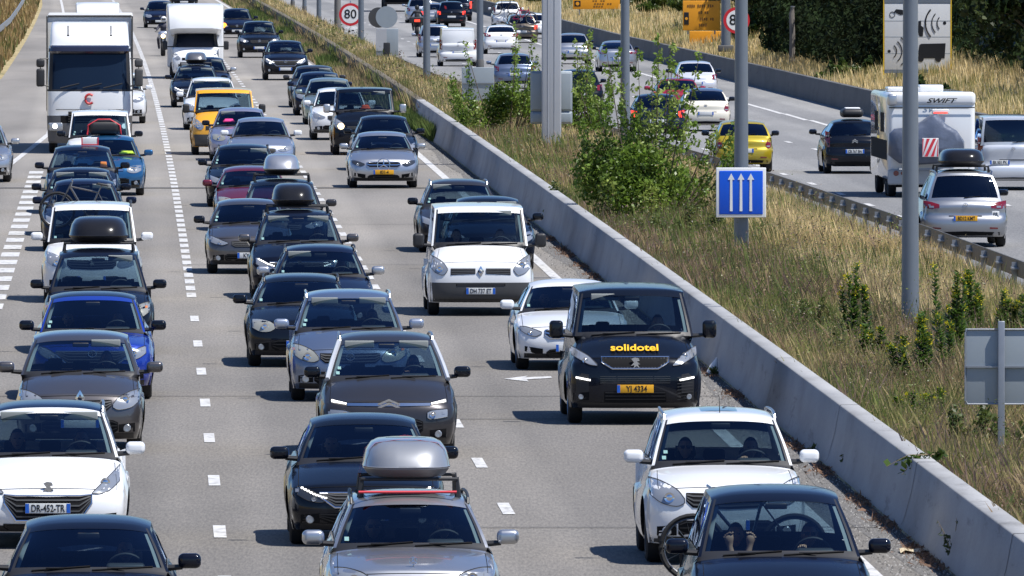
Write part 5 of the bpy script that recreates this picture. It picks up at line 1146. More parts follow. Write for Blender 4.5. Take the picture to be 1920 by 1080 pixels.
    # cloth on trunk and upper arms by place
    for i, f in enumerate(mb.f):
        c = sum((Vector(mb.v[q]) for q in f), Vector()) / len(f)
        bare = c.z > .50 or (c.y < -.12 and c.z > .2) or (pose == 'sit' and c.y < -.05 and abs(c.x) < .3 and c.z > .1) or (pose == 'feet' and c.y < -.45)
        mb.m[i] = 0 if bare else 1
    o = mb.build('person', [M_SKIN, M_SEAT], recalc=False, ang=60); PERS[pose] = o.data; bpy.data.objects.remove(o); return PERS[pose]
def person(C, side, pose, shirt, hair, label, glasses=False, seat=None):
    T, p, oy, S = C[:4]; sx = p['W'] / 1.8; hy = p['wy'] + .62 - .14 - oy; z = p['hz1'] - .62 + .10
    loc = Matrix.Rotation(T.rotation_euler.z, 3, 'Z') @ Vector((side * .37 * sx, hy, z)) + T.location
    me = person_mesh(pose).copy(); me.materials[1] = mat('shirt_' + '_'.join('%d' % (c * 99) for c in shirt), shirt, .9)
    P_ = bpy.data.objects.new('person', me); link(P_); P_.location = loc; P_.rotation_euler = T.rotation_euler; tag(P_, label, 'person', 'people seen through windscreens')
    hb = MB(); rows = []
    for i in range(8):
        row = []
        for j in range(18):
            th = 2 * math.pi * j / 18; c = math.cos(th); lim = .27 if c > .55 else (.27 + .35 * (.55 - c) / .75 if c > -.2 else .62); ph = math.pi * lim * i / 7
            row.append((math.sin(ph) * math.sin(th) * .086, .103 - math.sin(ph) * c * .106, .662 + math.cos(ph) * .124))
        rows.append(row)
    hb.grid(rows, 0, True)
    if hair == 'long':
        for sg in (-1, 1): hb.tube([(sg * .08, .13, .68), (sg * .09, .13, .58), (sg * .085, .12, .48)], [.03, .035, .02], 8)
    hb.build('hair', mat('dark_hair', (.018, .013, .010), .6), P_)
    ey = MB()
    for sg in (-1, 1): ey.rbox((sg * .030, .002, .672), (.048 if glasses else .024, .012, .034 if glasses else .012), .010 if glasses else .005, axis='y')
    if glasses: ey.tube([(-.07, .09, .68), (-.06, .01, .68), (.06, .01, .68), (.07, .09, .68)], .004, 4)
    ey.build('sunglasses' if glasses else 'eyes', M_INK, P_)
    if not glasses:
        mo = MB(); mo.rbox((0, -.004, .592), (.044, .010, .012), .005, axis='y'); mo.build('mouth', mat('lips', (.30, .10, .08), .5), P_)
    return P_

# ------------------------------------------------------------------ loads on roofs and carriers
def at_car(C, x, y, z):
    T, p, oy = C[:3]; return Matrix.Rotation(T.rotation_euler.z, 3, 'Z') @ Vector((x, y - oy, z)) + T.location
def roof_box(C, m, label, x=0.0, w=.80, h=.40, L=1.75, up=.10, y=None, bot=None, straps=False, legs=False, bw=None):
    T0, p = C[0], C[1]; y = p['wy'] + .35 if y is None else y; H = p['H']
    T = thing('roof_box', label, 'roof box', at_car(C, x, y, H), T0.rotation_euler.z)
    q = MB(); prof = [(0, 1.0, 0), (.06, 1.0, 0), (.08, .99, 0), (.30, .97, .02), (.62, .91, .06), (.86, .80, .14), (.96, .66, .2), (1.0, .45, .3)]
    rows = []
    for f, k, yo in prof:
        row = []
        for j in range(28):
            a = 2 * math.pi * j / 28; c, s_ = math.cos(a), math.sin(a); n = 3.4; rr = (abs(c) ** n + abs(s_) ** n) ** (-1 / n)
            Y = L / 2 + s_ * rr * L / 2 * (k if s_ > 0 else (1 - (1 - k) * 1.1)) + (yo * .6 if s_ < 0 else 0); row.append((c * rr * w / 2 * k, Y, up + .09 + f * (h - .09)))
        rows.append(row)
    q.grid(rows, 0, True); b = len(q.v); q.f.append(tuple(range(b - 28, b))); q.m.append(0); q.build('lid', m, T, ang=30)
    q = MB(); rows = []
    for zz, k in ((up, .80), (up + .02, .88), (up + .07, .97), (up + .095, 1.0), (up + .105, 1.005)):
        rows.append([(math.cos(a) * (abs(math.cos(a)) ** 3.4 + abs(math.sin(a)) ** 3.4) ** (-1 / 3.4) * w / 2 * k, L / 2 + math.sin(a) * (abs(math.cos(a)) ** 3.4 + abs(math.sin(a)) ** 3.4) ** (-1 / 3.4) * L / 2 * k, zz) for a in [2 * math.pi * j / 28 for j in range(28)]])
    q.grid(rows, 0, True); q.build('base', bot or M_BLK, T)
    q = MB(); q.box((0, -.0 + .02, up + .105), (w * .2, .02, .02)); q.build('latch', M_GRY, T, smooth=False)
    for yy in (.25, L - .45):
        q = MB(); hw_ = bw or (p['Wr'] - .06); q.rbox((-x, yy, up - .02), (hw_ * 2, .06, .035), .012, axis='x')
        for sg in (-1, 1): q.tube([(-x + sg * hw_, yy, -.06), (-x + sg * hw_ * .97, yy, up)], [.035, .022], 6)
        q.build('crossbar', M_BLK if not legs else M_ALU, T)
    if straps:
        for yy in (.45, L - .5):
            q = MB(); q.grid([[(px_ * 1.012, yy + d, pz_ + .004) for px_, pz_ in ((-w / 2 - .03, up - .02), (-w / 2, up + .1), (-w * .46, up + .25), (-w * .35, h + up - .09 + .05), (0, h + up - .015 + .02), (w * .35, h + up - .04), (w * .46, up + .25), (w / 2, up + .1), (w / 2 + .03, up - .02))] for d in (-.018, .018)]); q.build('strap', M_STRAP, T, recalc=False)
        q = MB(); q.tube([(-.5, -.02, .01), (.5, -.02, .01)], .016, 6); q.build('strap', M_STRAP, T)
    return T
def bicycle(C, x, y, z, label, lean=0.0, rz=0.0, fm=(.02, .02, .025)):
    T = thing('bicycle', label, 'bicycle', at_car(C, x, y, z), C[0].rotation_euler.z + rz); T.rotation_euler = (0, lean, T.rotation_euler.z)
    fr_ = mat('bike_frame_%d' % (fm[0] * 99), fm, .3, .3, coat=.6)
    for xx in (-.52, .52):
        h = bpy.data.objects.new('wheel', None); link(h, T); h.location = (xx, 0, 0)
        q = MB(); q.tube([(math.cos(a) * .325, 0, math.sin(a) * .325) for a in [k * math.pi / 16 for k in range(32)]], .024, 8, close=True); q.build('tyre', M_RUB, h)
        q = MB(); q.tube([(math.cos(a) * .295, 0, math.sin(a) * .295) for a in [k * math.pi / 16 for k in range(32)]], .010, 6, close=True)
        for k in range(14): a = k * math.pi / 7; q.tube([(0, .02 * (-1) ** k, 0), (math.cos(a) * .29, 0, math.sin(a) * .29)], .0022, 3, cap=False)
        q.build('rim', M_ALU, h)
    q = MB(); hd, bb, st_ = (-.36, 0, .48), (.06, 0, -.02), (.18, 0, .46)
    for a, b_, r_ in ((hd, bb, .019), (hd, st_, .016), (bb, st_, .017), (bb, (.52, .04, 0), .011), (bb, (.52, -.04, 0), .011), (st_, (.52, .04, 0), .009), (st_, (.52, -.04, 0), .009), ((-.34, 0, .56), (-.40, 0, .36), .018), ((-.40, .05, .36), (-.52, .05, 0), .013), ((-.40, -.05, .36), (-.52, -.05, 0), .013), (st_, (.22, 0, .60), .013)): q.tube([a, b_], r_, 7)
    q.build('frame', fr_, T); q = MB(); q.tube([(-.36, .26, .62), (-.33, .1, .60), (-.33, -.1, .60), (-.36, -.26, .62)], .014, 7); q.tube([(-.33, 0, .60), (-.34, 0, .5)], .014, 6); q.build('handlebar', M_ALU, T)
    q = MB(); q.rbox((.23, 0, .62), (.25, .13, .045), .025, taper=(.8, .8)); q.build('saddle', M_BLK, T); q = MB(); q.lathe([(-.01, .03), (-.01, .09), (.01, .09), (.01, .03)], (bb[0], .04, bb[2]), axis='y', n=16); q.tube([bb, (.12, .1, -.16)], .012, 5); q.build('crank', M_ALU, T); return T
def clutter(C, name, label, x, dy, dz, size, col, cat='item'):
    T0, p, oy, S = C[:4]; z = p['hz1'] + dz; q = MB(); q.rbox((0, 0, 0), size, min(size) * .45, axis='z', taper=(.8, .8)); o = q.build(name, mat(name + '_cloth', col, .8)); o.location = at_car(C, x, S.surf(x, z, 'B') + .10 + dy, z); o.rotation_euler = T0.rotation_euler; return tag(o, label, cat)

# ------------------------------------------------------------------ paints
WHT = paint('white_paint', (.74, .75, .76)); BLK = paint('black_paint', (.004, .006, .012), .0, .25); NVY = paint('navy_paint', (.006, .010, .030), .3, .3); DNV = paint('dark_navy_paint', (.004, .006, .015), .2, .28)
SLV = paint('silver_paint', (.50, .51, .53), .85, .34); SLB = paint('blue_silver_paint', (.40, .44, .52), .75, .34); GRM = paint('grey_paint', (.105, .098, .10), .7, .34); DGR = paint('dark_grey_paint', (.050, .048, .052), .6, .34); BLG = paint('blue_grey_paint', (.15, .19, .28), .65, .34)
BLU = paint('vivid_blue_paint', (.012, .045, .36), .35, .28); TEA = paint('petrol_blue_paint', (.012, .10, .24), .5, .3); YEL = paint('yellow_paint', (.78, .36, .01), 0, .4); RDD = paint('dark_red_paint', (.15, .010, .025), .4, .3); GRN_ = paint('pale_green_paint', (.30, .37, .33), .7, .35)
YLW = paint('lime_yellow_paint', (.42, .32, .01), .3, .35); REDP = paint('red_paint', (.28, .01, .03), .2, .3)
RL = M_ALU

# ================================================================== vehicles coming towards the camera
c_ = car
# --- right lane of the picture (beside the barrier)
A = c_('people_carrier', 'dark navy people carrier with bare feet on its dashboard, lower right corner', 'car', 1464, 1232, 'mpv', DNV, 'tall', 'diamond', lamp='aged', W=1.81, H=1.62, hz0=.74, hz1=.99, cy=.92, visors=0, mirror=DNV)
person(A, 1, 'drive1', (.03, .035, .05), 'short', 'driver in dark clothes in the navy people carrier, one hand on the wheel', True)
person(A, -1, 'feet', (.05, .05, .06), 'short', 'passenger of the navy people carrier with both bare feet up on the dashboard')
bicycle(A, -.20, A[1]['L'] + .14, .90, 'bicycle on the navy people carrier tail, black wheel sticking out at the left', lean=0)
B = c_('off_road_car', 'white off-road car with dark panoramic roof and silver roof rails', 'car', 1357, 1054, 'suv', WHT, 'tall', 'ring', rails=RL, ptxt='', plate='white', visors=0, lower=.30, H=1.68, cy=1.02, ant=1)
q = MB(); Sx = B[3]; q.grid([[(v * .50, Sx.pt(r, v)[1], Sx.pt(r, v)[2] + .006) for v in (-1, -.6, -.2, .2, .6, 1)] for r in Sx.C[3:10]]); o = q.build('sunroof', mat('roof_glass', (.01, .013, .02), .05, coat=1), B[0]); o.location.y = -B[2]
person(B, 1, 'drive1', (.04, .05, .07), 'short', 'driver of the white off-road car holding the top of the wheel')
person(B, -1, 'sit', (.20, .12, .10), 'long', 'woman in sunglasses in the passenger seat of the white off-road car', True)
q = MB(); q.rbox((0, 0, 0), (.16, .02, .10), .01, axis='y'); o = q.build('paper_sheet', M_WHT); o.location = at_car(B, .1, B[1]['cy'] + .40, 1.10); o.rotation_euler = (R(70), 0, 0); tag(o, 'white paper lying on the dashboard of the white off-road car', 'paper')
D = c_('passenger_van', 'black passenger van with yellow bonnet lettering and orange number plate', 'van', 1187, 793, 'van', BLK, 'vanx', 'lion', plate='yellow', ptxt='YJ 4334', drl=True, visors=-1, W=1.92, H=1.93, wy=1.45, cy=.72, n=2.8, Wr=.745, cr=.8, pz=.52, badge2=1.25)
person(D, 1, 'drive', (.10, .12, .15), 'short', 'driver of the black passenger van in a grey top')
za, zb2 = 1.03, 1.12; ya, yb = D[3].surf(0, za), D[3].surf(0, zb2); ang = math.atan2(zb2 - za, yb - ya)
q = text('bonnet_lettering', 'solidotel', .24, mat('lettering_yellow', (.85, .48, .02), .4), D[0], (0, (ya + yb) / 2 - D[2] - .014, (za + zb2) / 2 + .016), rot=(ang, 0, 0), width=.68, bold=.005, ext=.004)
sl = MB()
for sg in (1, -1):
    c = [(sg * .66, .40, .72), (sg * .76, .36, .74), (sg * .84, .34, .66)]; c = c if sg > 0 else c[::-1]
    D[3].strip(c, off=.005, mb=sl)
o = sl.build('corner_grille', M_BLK, D[0]); o.location.y = -D[2]
sl = MB()
for k in range(8): D[3].strip([(.60, .36 + k * .045, .366 + k * .045), (.82, .38 + k * .045, .386 + k * .045)], off=.012, mb=sl, rows=1)
for k in range(4): D[3].strip([(-.5, .60 + k * .03, .606 + k * .03), (.5, .60 + k * .03, .606 + k * .03)], off=.008, mb=sl, rows=1)
o = sl.build('corner_slats', M_GRY, D[0]); o.location.y = -D[2]
E_ = c_('coupe', 'white coupe with split headlights behind the black passenger van', 'car', 1070, 692, 'coupe', WHT, 'star', 'star', ptxt='', visors=0, drl=False, badge2=1.5)
person(E_, -1, 'sit', (.05, .05, .06), 'long', 'passenger in the white coupe'); person(E_, 1, 'drive', (.15, .15, .17), 'short', 'driver of the white coupe')
Fv = c_('panel_van', 'white van with grey plastic bumper and diamond badge', 'van', 899, 590, 'van', WHT, 'van', 'diamond', ptxt='DH 737 ET', lower=.60, mirror=M_BLK, visors=1, H=1.96, hz0=.97, badge2=1.15, lamp=None, pz=.45)
person(Fv, 1, 'drive', (.04, .05, .08), 'short', 'driver of the white van with diamond badge'); person(Fv, -1, 'sit', (.02, .02, .03), 'short', 'passenger of the white van with diamond badge')
c_('saloon_car', 'black car hidden behind the white van, only its roof and mirror showing', 'car', 918, 506, 'hatch', BLK, 'tall', 'ring', H=1.45, detail=1)
G_ = c_('estate_car', 'dark grey car with silver rails left behind the white van', 'car', 863, 472, 'estate', DGR, 'slant', 'ring', rails=RL, H=1.50, visors=-1, detail=1, mirror=BLK)
H_ = c_('hatchback', 'silver hatchback with star badge and orange number plate', 'car', 718, 352, 'hatch', SLV, 'star', 'star', plate='yellow', ptxt='831-4', H=1.42, W=1.78, badge2=2.6, visors=0, pz=.42, detail=1, lamp='dark')
c_('saloon_car', 'black car directly behind the silver star badge hatchback', 'car', 721, 319, 'hatch', BLK, 'slant', 'ring', detail=1, visors=0, H=1.48)
V_ = c_('passenger_van', 'black van with one lit headlight and orange cloth on the dashboard', 'van', 684, 290, 'van', BLK, 'van', 'ring', detail=1, H=1.92, lamp=None, mirror=SLV, W=1.92)
clutter(V_, 'orange_cloth', 'bright orange cloth on the dashboard of the black van', .02, .05, .10, (.30, .2, .18), (.75, .10, .03), 'cloth')
q = MB(); q.lathe([(-.02, .001), (-.02, .09), (.02, .09)], (-.70, V_[3].surf(-.70, .84, 'A', .03) - V_[2], .84), axis='y', n=14); q.build('lit_headlight', M_LITY, V_[0])
c_('crossover', 'white crossover with black grille bar left of the black van', 'car', 637, 262, 'cross', WHT, 'slant', 'lion', detail=1, lower=.34)
c_('small_mpv', 'pale green metallic car behind the white crossover', 'car', 618, 233, 'hatch', GRN_, 'oval', 'ring', detail=1, H=1.50, W=1.72)
c_('hatchback', 'dark blue car between the pale green and the dark grey car', 'car', 600, 216, 'hatch', NVY, 'oval', 'ring', detail=0, H=1.46)
c_('hatchback', 'dark grey car farthest back in the queue behind the pale green car', 'car', 590, 201, 'hatch', DGR, 'oval', 'ring', detail=0, H=1.46)
c_('off_road_car', 'dark off-road car with bright daytime lights, alone below the 80 sign', 'car', 535, 150, 'suv', DNV, 'lion', 'ring', detail=1, drl=True, lit=True, H=1.58, visors=0)
c_('off_road_car', 'black off-road car with lit lamps behind the dark one below the 80 sign', 'car', 486, 108, 'suv', BLK, 'slant', 'ring', detail=1, lit=True, H=1.66, W=1.95)
o_ = c_('off_road_car', 'dark navy car with an orange flashing indicator right of the motorhome', 'car', 444, 71, 'hatch', NVY, 'slant', 'ring', detail=0, H=1.52)
q = MB(); q.lathe([(-.02, .001), (-.02, .13), (.02, .13)], (-.66, o_[3].surf(-.66, .66, 'A', .04) - o_[2], .66), axis='y', n=12); q.build('lit_indicator', M_LITO, o_[0])
# --- middle lane
I_ = c_('estate_car', 'silver estate car with star on the bonnet and grey roof box', 'car', 772, 1206, 'estate', SLV, 'oval', 'star', W=1.75, H=1.46, hz0=.74, hz1=.95, cy=1.15, wy=1.95, visors=0, rails=M_BLK, badge2=.01)
q = MB(); zz = .80; emblem(q, 'star', 0, 0, 0, k=.62); o = q.build('bonnet_star', M_CHR, I_[0]); o.location = (0, I_[3].surf(0, .80) - I_[2], .86)
q = MB(); q.tube([(0, 0, -.06), (0, 0, -.03)], .008, 5); ob = q.build('star_stem', M_CHR, I_[0]); ob.location = o.location
person(I_, 1, 'drive', (.12, .16, .20), 'short', 'driver in a blue grey shirt and sunglasses in the silver estate car', True); person(I_, -1, 'sit', (.06, .06, .08), 'long', 'passenger with sunglasses in the silver estate car', True)
roof_box(I_, paint('box_silver_paint', (.30, .31, .33), .4, .4), 'big silver grey roof box with red straps on the silver estate car', w=.90, h=.38, up=.15, bw=.50, straps=True, bot=mat('box_base_grey', (.16, .16, .17), .5), x=-.02, y=2.05)
J_ = c_('hatchback', 'black hatchback with slanted rows of lit daytime lights and chrome grille', 'car', 684, 1020, 'hatch', BLK, 'lion', 'lion', drl=True, ptxt='', visors=0, H=1.46, W=1.80, hz0=.70, hz1=.95, lamp='dark')
person(J_, -1, 'sit', (.14, .14, .15), 'long', 'passenger with brown hair in the black hatchback')
K_ = c_('people_carrier', 'dark grey people carrier with double chevron bar and silver roof arches', 'car', 727, 856, 'mpv', DGR, 'double', 'chevron', drl=True, plate=None, visors=2, H=1.62, W=1.83, rails=RL, mirror=BLK, hz0=.76, badge2=1.4, cy=.80, wy=2.05)
person(K_, 1, 'drive1', (.03, .03, .04), 'short', 'driver in dark clothes in the dark grey chevron people carrier', True)
for sg in (1, -1):   # bright arches along the windscreen pillars
    q = MB(); Gx = K_[3].G; n_ = len(VCOL); col_ = -1 if sg > 0 else 0
    pts = [Vector(Gx[i][col_]) + Vector((sg * .004, -.022, .006)) for i in range(K_[3].iB0, K_[3].iB1 + 1)]; q.tube(pts, .034, 6); o = q.build('pillar_arch', mat('satin_silver', (.55, .57, .60), .3, .2, coat=.5), K_[0]); o.location.y = -K_[2]
L_ = c_('people_carrier', 'steel blue people carrier with roof rails and round twin headlamps', 'car', 655, 750, 'mpv', BLG, 'tall', 'ring', rails=SLB, visors=2, H=1.60, W=1.79, lamp='aged', ptxt='', mirror=SLB)
person(L_, 1, 'drive', (.30, .12, .10), 'short', 'driver with a reddish top in the steel blue people carrier')
M_ = c_('estate_car', 'black estate car with four ring badge left of the steel blue people carrier', 'car', 566, 686, 'estate', BLK, 'oval', 'rings4', H=1.43, W=1.77, visors=0, rails=M_BLK, lamp='aged', detail=1)
N_ = c_('estate_car', 'dark navy car with black roof rails and a light mirror cap', 'car', 602, 624, 'estate', NVY, 'slant', 'ring', rails=M_BLK, H=1.48, visors=-1, detail=1, mirror=SLV)
person(N_, 1, 'drive', (.03, .03, .04), 'short', 'driver of the dark navy car with black roof rails')
O_ = c_('people_carrier', 'black people carrier carrying a gloss black roof box in the middle lane', 'car', 560, 560, 'mpv', DNV, 'lion', 'lion', H=1.62, rails=M_BLK, visors=2, drl=True, detail=1, mirror=GRM)
roof_box(O_, paint('box_black_paint', (.012, .012, .014), 0, .2), 'gloss black roof box on the black people carrier in the middle lane', w=.80, h=.40, x=-.08, up=.08)
person(O_, 1, 'drive', (.02, .02, .03), 'short', 'driver of the black people carrier with the middle lane roof box')
P_c = c_('small_hatchback', 'dark grey metallic hatchback with diamond badge, left of the box carrying black car', 'car', 467, 512, 'hatch', GRM, 'slant', 'diamond', ptxt='KY 451', H=1.45, W=1.71, L=4.0, visors=0, mirror=BLK, drl=False, plx=.02)
Q_ = c_('people_carrier', 'dark car with a silver roof box in the middle lane', 'car', 530, 483, 'mpv', BLK, 'slant', 'ring', H=1.60, visors=0, detail=1, mirror=DGR)
roof_box(Q_, paint('box_pale_silver', (.42, .43, .46), .6, .3), 'pale silver pointed roof box on the dark car in the middle lane', w=.76, h=.40, up=.10)
c_('small_hatchback', 'dark red small car tucked behind the grey diamond badge hatchback', 'car', 472, 432, 'small', RDD, 'oval', 'diamond', detail=1, visors=0, H=1.42, lamp='aged')
c_('crossover', 'black car with roof rails ahead of the dark red small car', 'car', 457, 387, 'hatch', BLK, 'slant', 'lion', detail=1, H=1.48, rails=M_BLK, visors=1)
c_('saloon_car', 'pale silver blue saloon right of the car with the pink object', 'car', 490, 323, 'saloon', SLB, 'slant', 'ring', detail=1, H=1.47, visors=0, mirror=WHT)
S_ = c_('hatchback', 'lilac silver car with a pink object behind its windscreen', 'car', 452, 301, 'hatch', paint('lilac_silver_paint', (.34, .35, .47), .65, .34), 'oval', 'ring', detail=1, H=1.48, visors=-1, mirror=BLK, lamp='aged')
clutter(S_, 'pink_hat', 'bright pink hat on the dashboard of the lilac silver car', -.34, .0, .14, (.34, .24, .12), (.8, .05, .25), 'hat')
c_('delivery_van', 'yellow delivery van with dark grey bumper', 'van', 420, 290, 'van', YEL, 'van', 'diamond', detail=1, H=1.90, lower=.60, mirror=M_BLK, plate=None, visors=0, W=1.90)
c_('people_carrier', 'white car with silver rails behind the yellow delivery van', 'car', 397, 243, 'mpv', WHT, 'tall', 'ring', detail=1, H=1.65, visors=2, rails=M_BLK)
T_ = c_('estate_car', 'black car with a grey roof box in front of the white motorhome', 'car', 368, 201, 'estate', DNV, 'lion', 'ring', detail=1, H=1.47, drl=True, visors=2)
roof_box(T_, paint('box_mid_grey', (.16, .16, .17), .5, .3), 'small grey roof box on the black car in front of the motorhome', w=.76, h=.36, up=.08)
c_('saloon_car', 'dark blue car squeezed between the grey roof box and the motorhome', 'car', 387, 184, 'hatch', NVY, 'slant', 'ring', detail=0, H=1.5, mirror=SLV)
# --- left lane of the picture
U_ = c_('saloon_car', 'dark navy car cut off by the bottom edge at lower left', 'car', 164, 1262, 'hatch', DNV, 'oval', 'ring', H=1.46, W=1.77, visors=0, ptxt='', ant=0)
person(U_, 1, 'drive', (.02, .10, .50), 'short', 'driver in a bright blue top in the dark navy car at lower left')
W1 = c_('people_carrier', 'white people carrier with drop shaped headlamps and wide chrome edged grille', 'car', 90, 1024, 'mpv', WHT, 'drop', 'lion', ptxt='DR-452-TR', visors=2, H=1.62, W=1.84, hz0=.70, hz1=1.03, cy=.95, roofcol=NVY, rails=RL, mirror=WHT, pz=.475, badge2=1.2)
person(W1, 1, 'drive', (.05, .05, .06), 'short', 'driver of the white people carrier, forearm lit by the sun'); person(W1, -1, 'sit', (.04, .04, .05), 'short', 'passenger of the white people carrier at the left edge')
X1 = c_('compact_people_carrier', 'grey brown compact people carrier with large diamond badge', 'car', 150, 846, 'mpv', GRM, 'tall', 'diamond', ptxt='', visors=1, H=1.58, W=1.71, L=3.9, hz0=.78, badge2=1.35, ez=.745, mirror=GRM, wb=2.5)
person(X1, 1, 'drive', (.05, .06, .10), 'short', 'driver of the grey brown compact people carrier')
Y1 = c_('crossover', 'vivid blue crossover with a black roof', 'car', 173, 748, 'cross', BLU, 'lion', 'ring', H=1.56, roofcol=BLK, mirror=BLK, visors=0, wy=2.0, hz1=1.0)
person(Y1, 1, 'drive', (.08, .08, .12), 'short', 'driver of the vivid blue crossover'); person(Y1, -1, 'sit', (.06, .05, .06), 'short', 'passenger of the vivid blue crossover')
Z1 = c_('people_carrier', 'navy people carrier carrying a black roof box in the left lane', 'car', 184, 662, 'mpv', DNV, 'tall', 'chevron', lamp='aged', H=1.68, W=1.80, visors=1, mirror=BLK)
roof_box(Z1, MATS['box_black_paint'], 'black roof box in the left lane, in front of the white van windscreen', w=.98, h=.41, up=.10)
A2 = c_('panel_van', 'white high roofed leisure van with white mirrors in the left lane', 'van', 172, 566, 'kangoo', WHT, 'tall', 'lion', visors=0, mirror=WHT, H=1.82, detail=1, rails=M_BLK)
bicycle(A2, -.15, A2[1]['L'] + .14, 1.52, 'bicycle rising above the roof of the white leisure van from its tail carrier', lean=R(10), fm=(.12, .11, .10))
c_('hatchback', 'dark navy car right behind the bicycle of the white leisure van', 'car', 158, 470, 'hatch', NVY, 'slant', 'ring', detail=1, H=1.49, visors=1)
c_('hatchback', 'dark car in the left lane behind the bicycle, with two light visors', 'car', 152, 441, 'hatch', DNV, 'oval', 'ring', detail=1, H=1.47, visors=2)
D2 = c_('people_carrier', 'dark navy car with a white and red driving school roof sign', 'car', 154, 400, 'mpv', DNV, 'slant', 'diamond', detail=1, H=1.58, W=1.76, visors=0)
o = thing('roof_sign', 'small white roof sign with a red edge on the dark navy car', 'sign', at_car(D2, .18, 2.3, 1.57), D2[0].rotation_euler.z); q = MB(); q.rbox((0, 0, .10), (.40, .12, .19), .02, axis='y', taper=(.9, .9)); q.build('panel', M_WHT, o)
q = MB(); q.box((-.19, -.065, .1), (.03, .01, .19)); q.box((.19, -.065, .1), (.03, .01, .19)); q.box((0, -.065, .02), (.38, .01, .03)); q.build('red_edge', M_STRAP, o, smooth=False)
clutter(D2, 'orange_card', 'orange card in the windscreen corner of the dark navy roof sign car', .50, -.04, .10, (.18, .04, .14), (.75, .25, .06), 'card')
E2 = c_('hatchback', 'petrol blue car beside the driving school car, half a lane to the right', 'car', 204, 366, 'hatch', TEA, 'oval', 'ring', detail=1, H=1.48, visors=0, lamp=None)
clutter(E2, 'green_vest', 'yellow green vest on the dashboard of the petrol blue car', .45, .0, .08, (.4, .2, .10), (.45, .65, .05), 'vest')
o = thing('luggage_bag', 'black luggage bag with red straps on the petrol blue car roof', 'luggage', at_car(E2, -.12, 2.2, 1.47), E2[0].rotation_euler.z); q = MB(); q.rbox((0, .4, .20), (.82, .9, .38), .16, axis='y', n=5); q.build('bag', M_BLK, o)
q = MB(); q.tube([(-.42, 0, .02), (-.40, 0, .25), (-.15, 0, .40), (.15, 0, .40), (.40, 0, .25), (.42, 0, .02)], .022, 6); q.build('strap', M_STRAP, o)
c_('panel_van', 'white car-derived van nosing up to the lorry', 'van', 187, 337, 'kangoo', WHT, 'tall', 'diamond', detail=1, H=1.82, visors=0, mirror=BLK)
c_('off_road_car', 'white car mostly hidden behind the lorry, its right side showing', 'car', 222, 231, 'suv', WHT, 'slant', 'lion', detail=0, H=1.66, mirror=WHT)
c_('estate_car', 'silver car cut off by the left edge in the joining lane', 'car', -43, 341, 'estate', SLV, 'oval', 'ring', detail=1, H=1.5, yaw=0)
c_('hatchback', 'dark blue car behind the motorcyclist at the top', 'car', 300, 52, 'hatch', NVY, 'oval', 'ring', detail=0, H=1.5, lit=True)
c_('saloon_car', 'dark car cut off by the top edge above the motorhome', 'car', 345, 14, 'hatch', BLK, 'oval', 'ring', detail=0, lit=True)

# --- lorry
X, Z = pix(168, 288); T = thing('lorry', 'white lorry with a box trailer and red emblem on its cab', 'lorry', (X, Z, 0), math.atan(-slope(Z)), 'vehicles queueing towards the camera')
q = MB(); W_ = 2.46
VC = [-1, -.99, -.965, -.93, -.88, -.8, -.68, -.5, -.25, 0, .25, .5, .68, .8, .88, .93, .965, .99, 1]
def crow(z, y, hw_, rc=.38, n=3.0): return [(v * hw_, y + rc * SEf(v, n), z) for v in VC]
cabrows = [crow(*a) for a in ((.30, .06, 1.16), (.36, 0, 1.2), (.60, -.03, 1.22), (.88, -.03, 1.23), (1.10, 0, 1.235), (1.22, .0, 1.235), (1.5, .01, 1.235), (1.80, .02, 1.23), (1.86, .03, 1.23), (2.2, .08, 1.22), (2.6, .14, 1.205), (2.94, .19, 1.19), (3.04, .21, 1.18), (3.12, .26, 1.17))]
def ccell(i, j):
    va = abs(VC[j] + VC[j + 1]) / 2
    if i < 3: return 1
    if i == 3: return 2 if va < .60 else (1 if va > .72 else 0)
    if i == 4: return 2 if va < .52 else 0
    if i < 7: return 0
    if i == 7: return 3
    if i < 11: return 0 if va > .975 else (3 if va > .90 else 4)
    if i == 11: return 3
    return 0
q.grid(cabrows, test=ccell)
for sg in (1, -1): q.grid([[(r[-1][0] * sg, r[-1][1] + g * (2.2 - r[-1][1]), r[-1][2]) for r in cabrows] for g in (0, .3, 1)])
q.grid([[(x, y_, 3.12) for x in (-1.17, 0, 1.17)] for y_ in (.3, 2.2)])
q.build('cab', [WHT, mat('lorry_grey', (.10, .10, .105), .5, .2), M_BLKM, M_BLK, mat('lorry_glass', (.008, .016, .034), .08, spec=.3)], T, recalc=False, ang=40)
q = MB(); df = [crow(*a) for a in ((3.10, .28, 1.15, .40), (3.30, .36, 1.14, .42), (3.55, .55, 1.12, .45), (3.72, .85, 1.10, .5), (3.80, 1.3, 1.08, .5))]
q.grid(df)
for sg in (1, -1): q.grid([[(r[-1][0] * sg, r[-1][1] + g * (2.3 - r[-1][1]), r[-1][2]) for r in df] for g in (0, 1)])
q.grid([[(x, 1.5 + g, 3.80) for x in (-1.05, 0, 1.05)] for g in (0, .9)]); q.build('roof_deflector', WHT, T, recalc=False)
q = MB(); q.grid([[(x, -.035 + .38 * SEf(x / 1.235, 3.0), z) for x in np.linspace(-.98, .98, 9)] for z in (1.265, 1.285)]); q.grid([[(sg * (1.0 + .14 * k), .02 + .08 + .1 * k, z) for z in (1.2, 1.8)] for k in (0, .08) for sg in (1,)]); q.build('panel_seam', M_GRY, T, recalc=False)
q = MB(); q.grid([crow(2.90, .06, 1.14, .34)[1:-1], crow(2.96, .0, 1.15, .34)[1:-1], crow(3.08, .04, 1.14, .34)[1:-1], crow(3.13, .16, 1.12, .34)[1:-1]]); q.build('sun_visor', mat('smoked_visor', (.02, .02, .035), .1, coat=1), T)
q = MB()
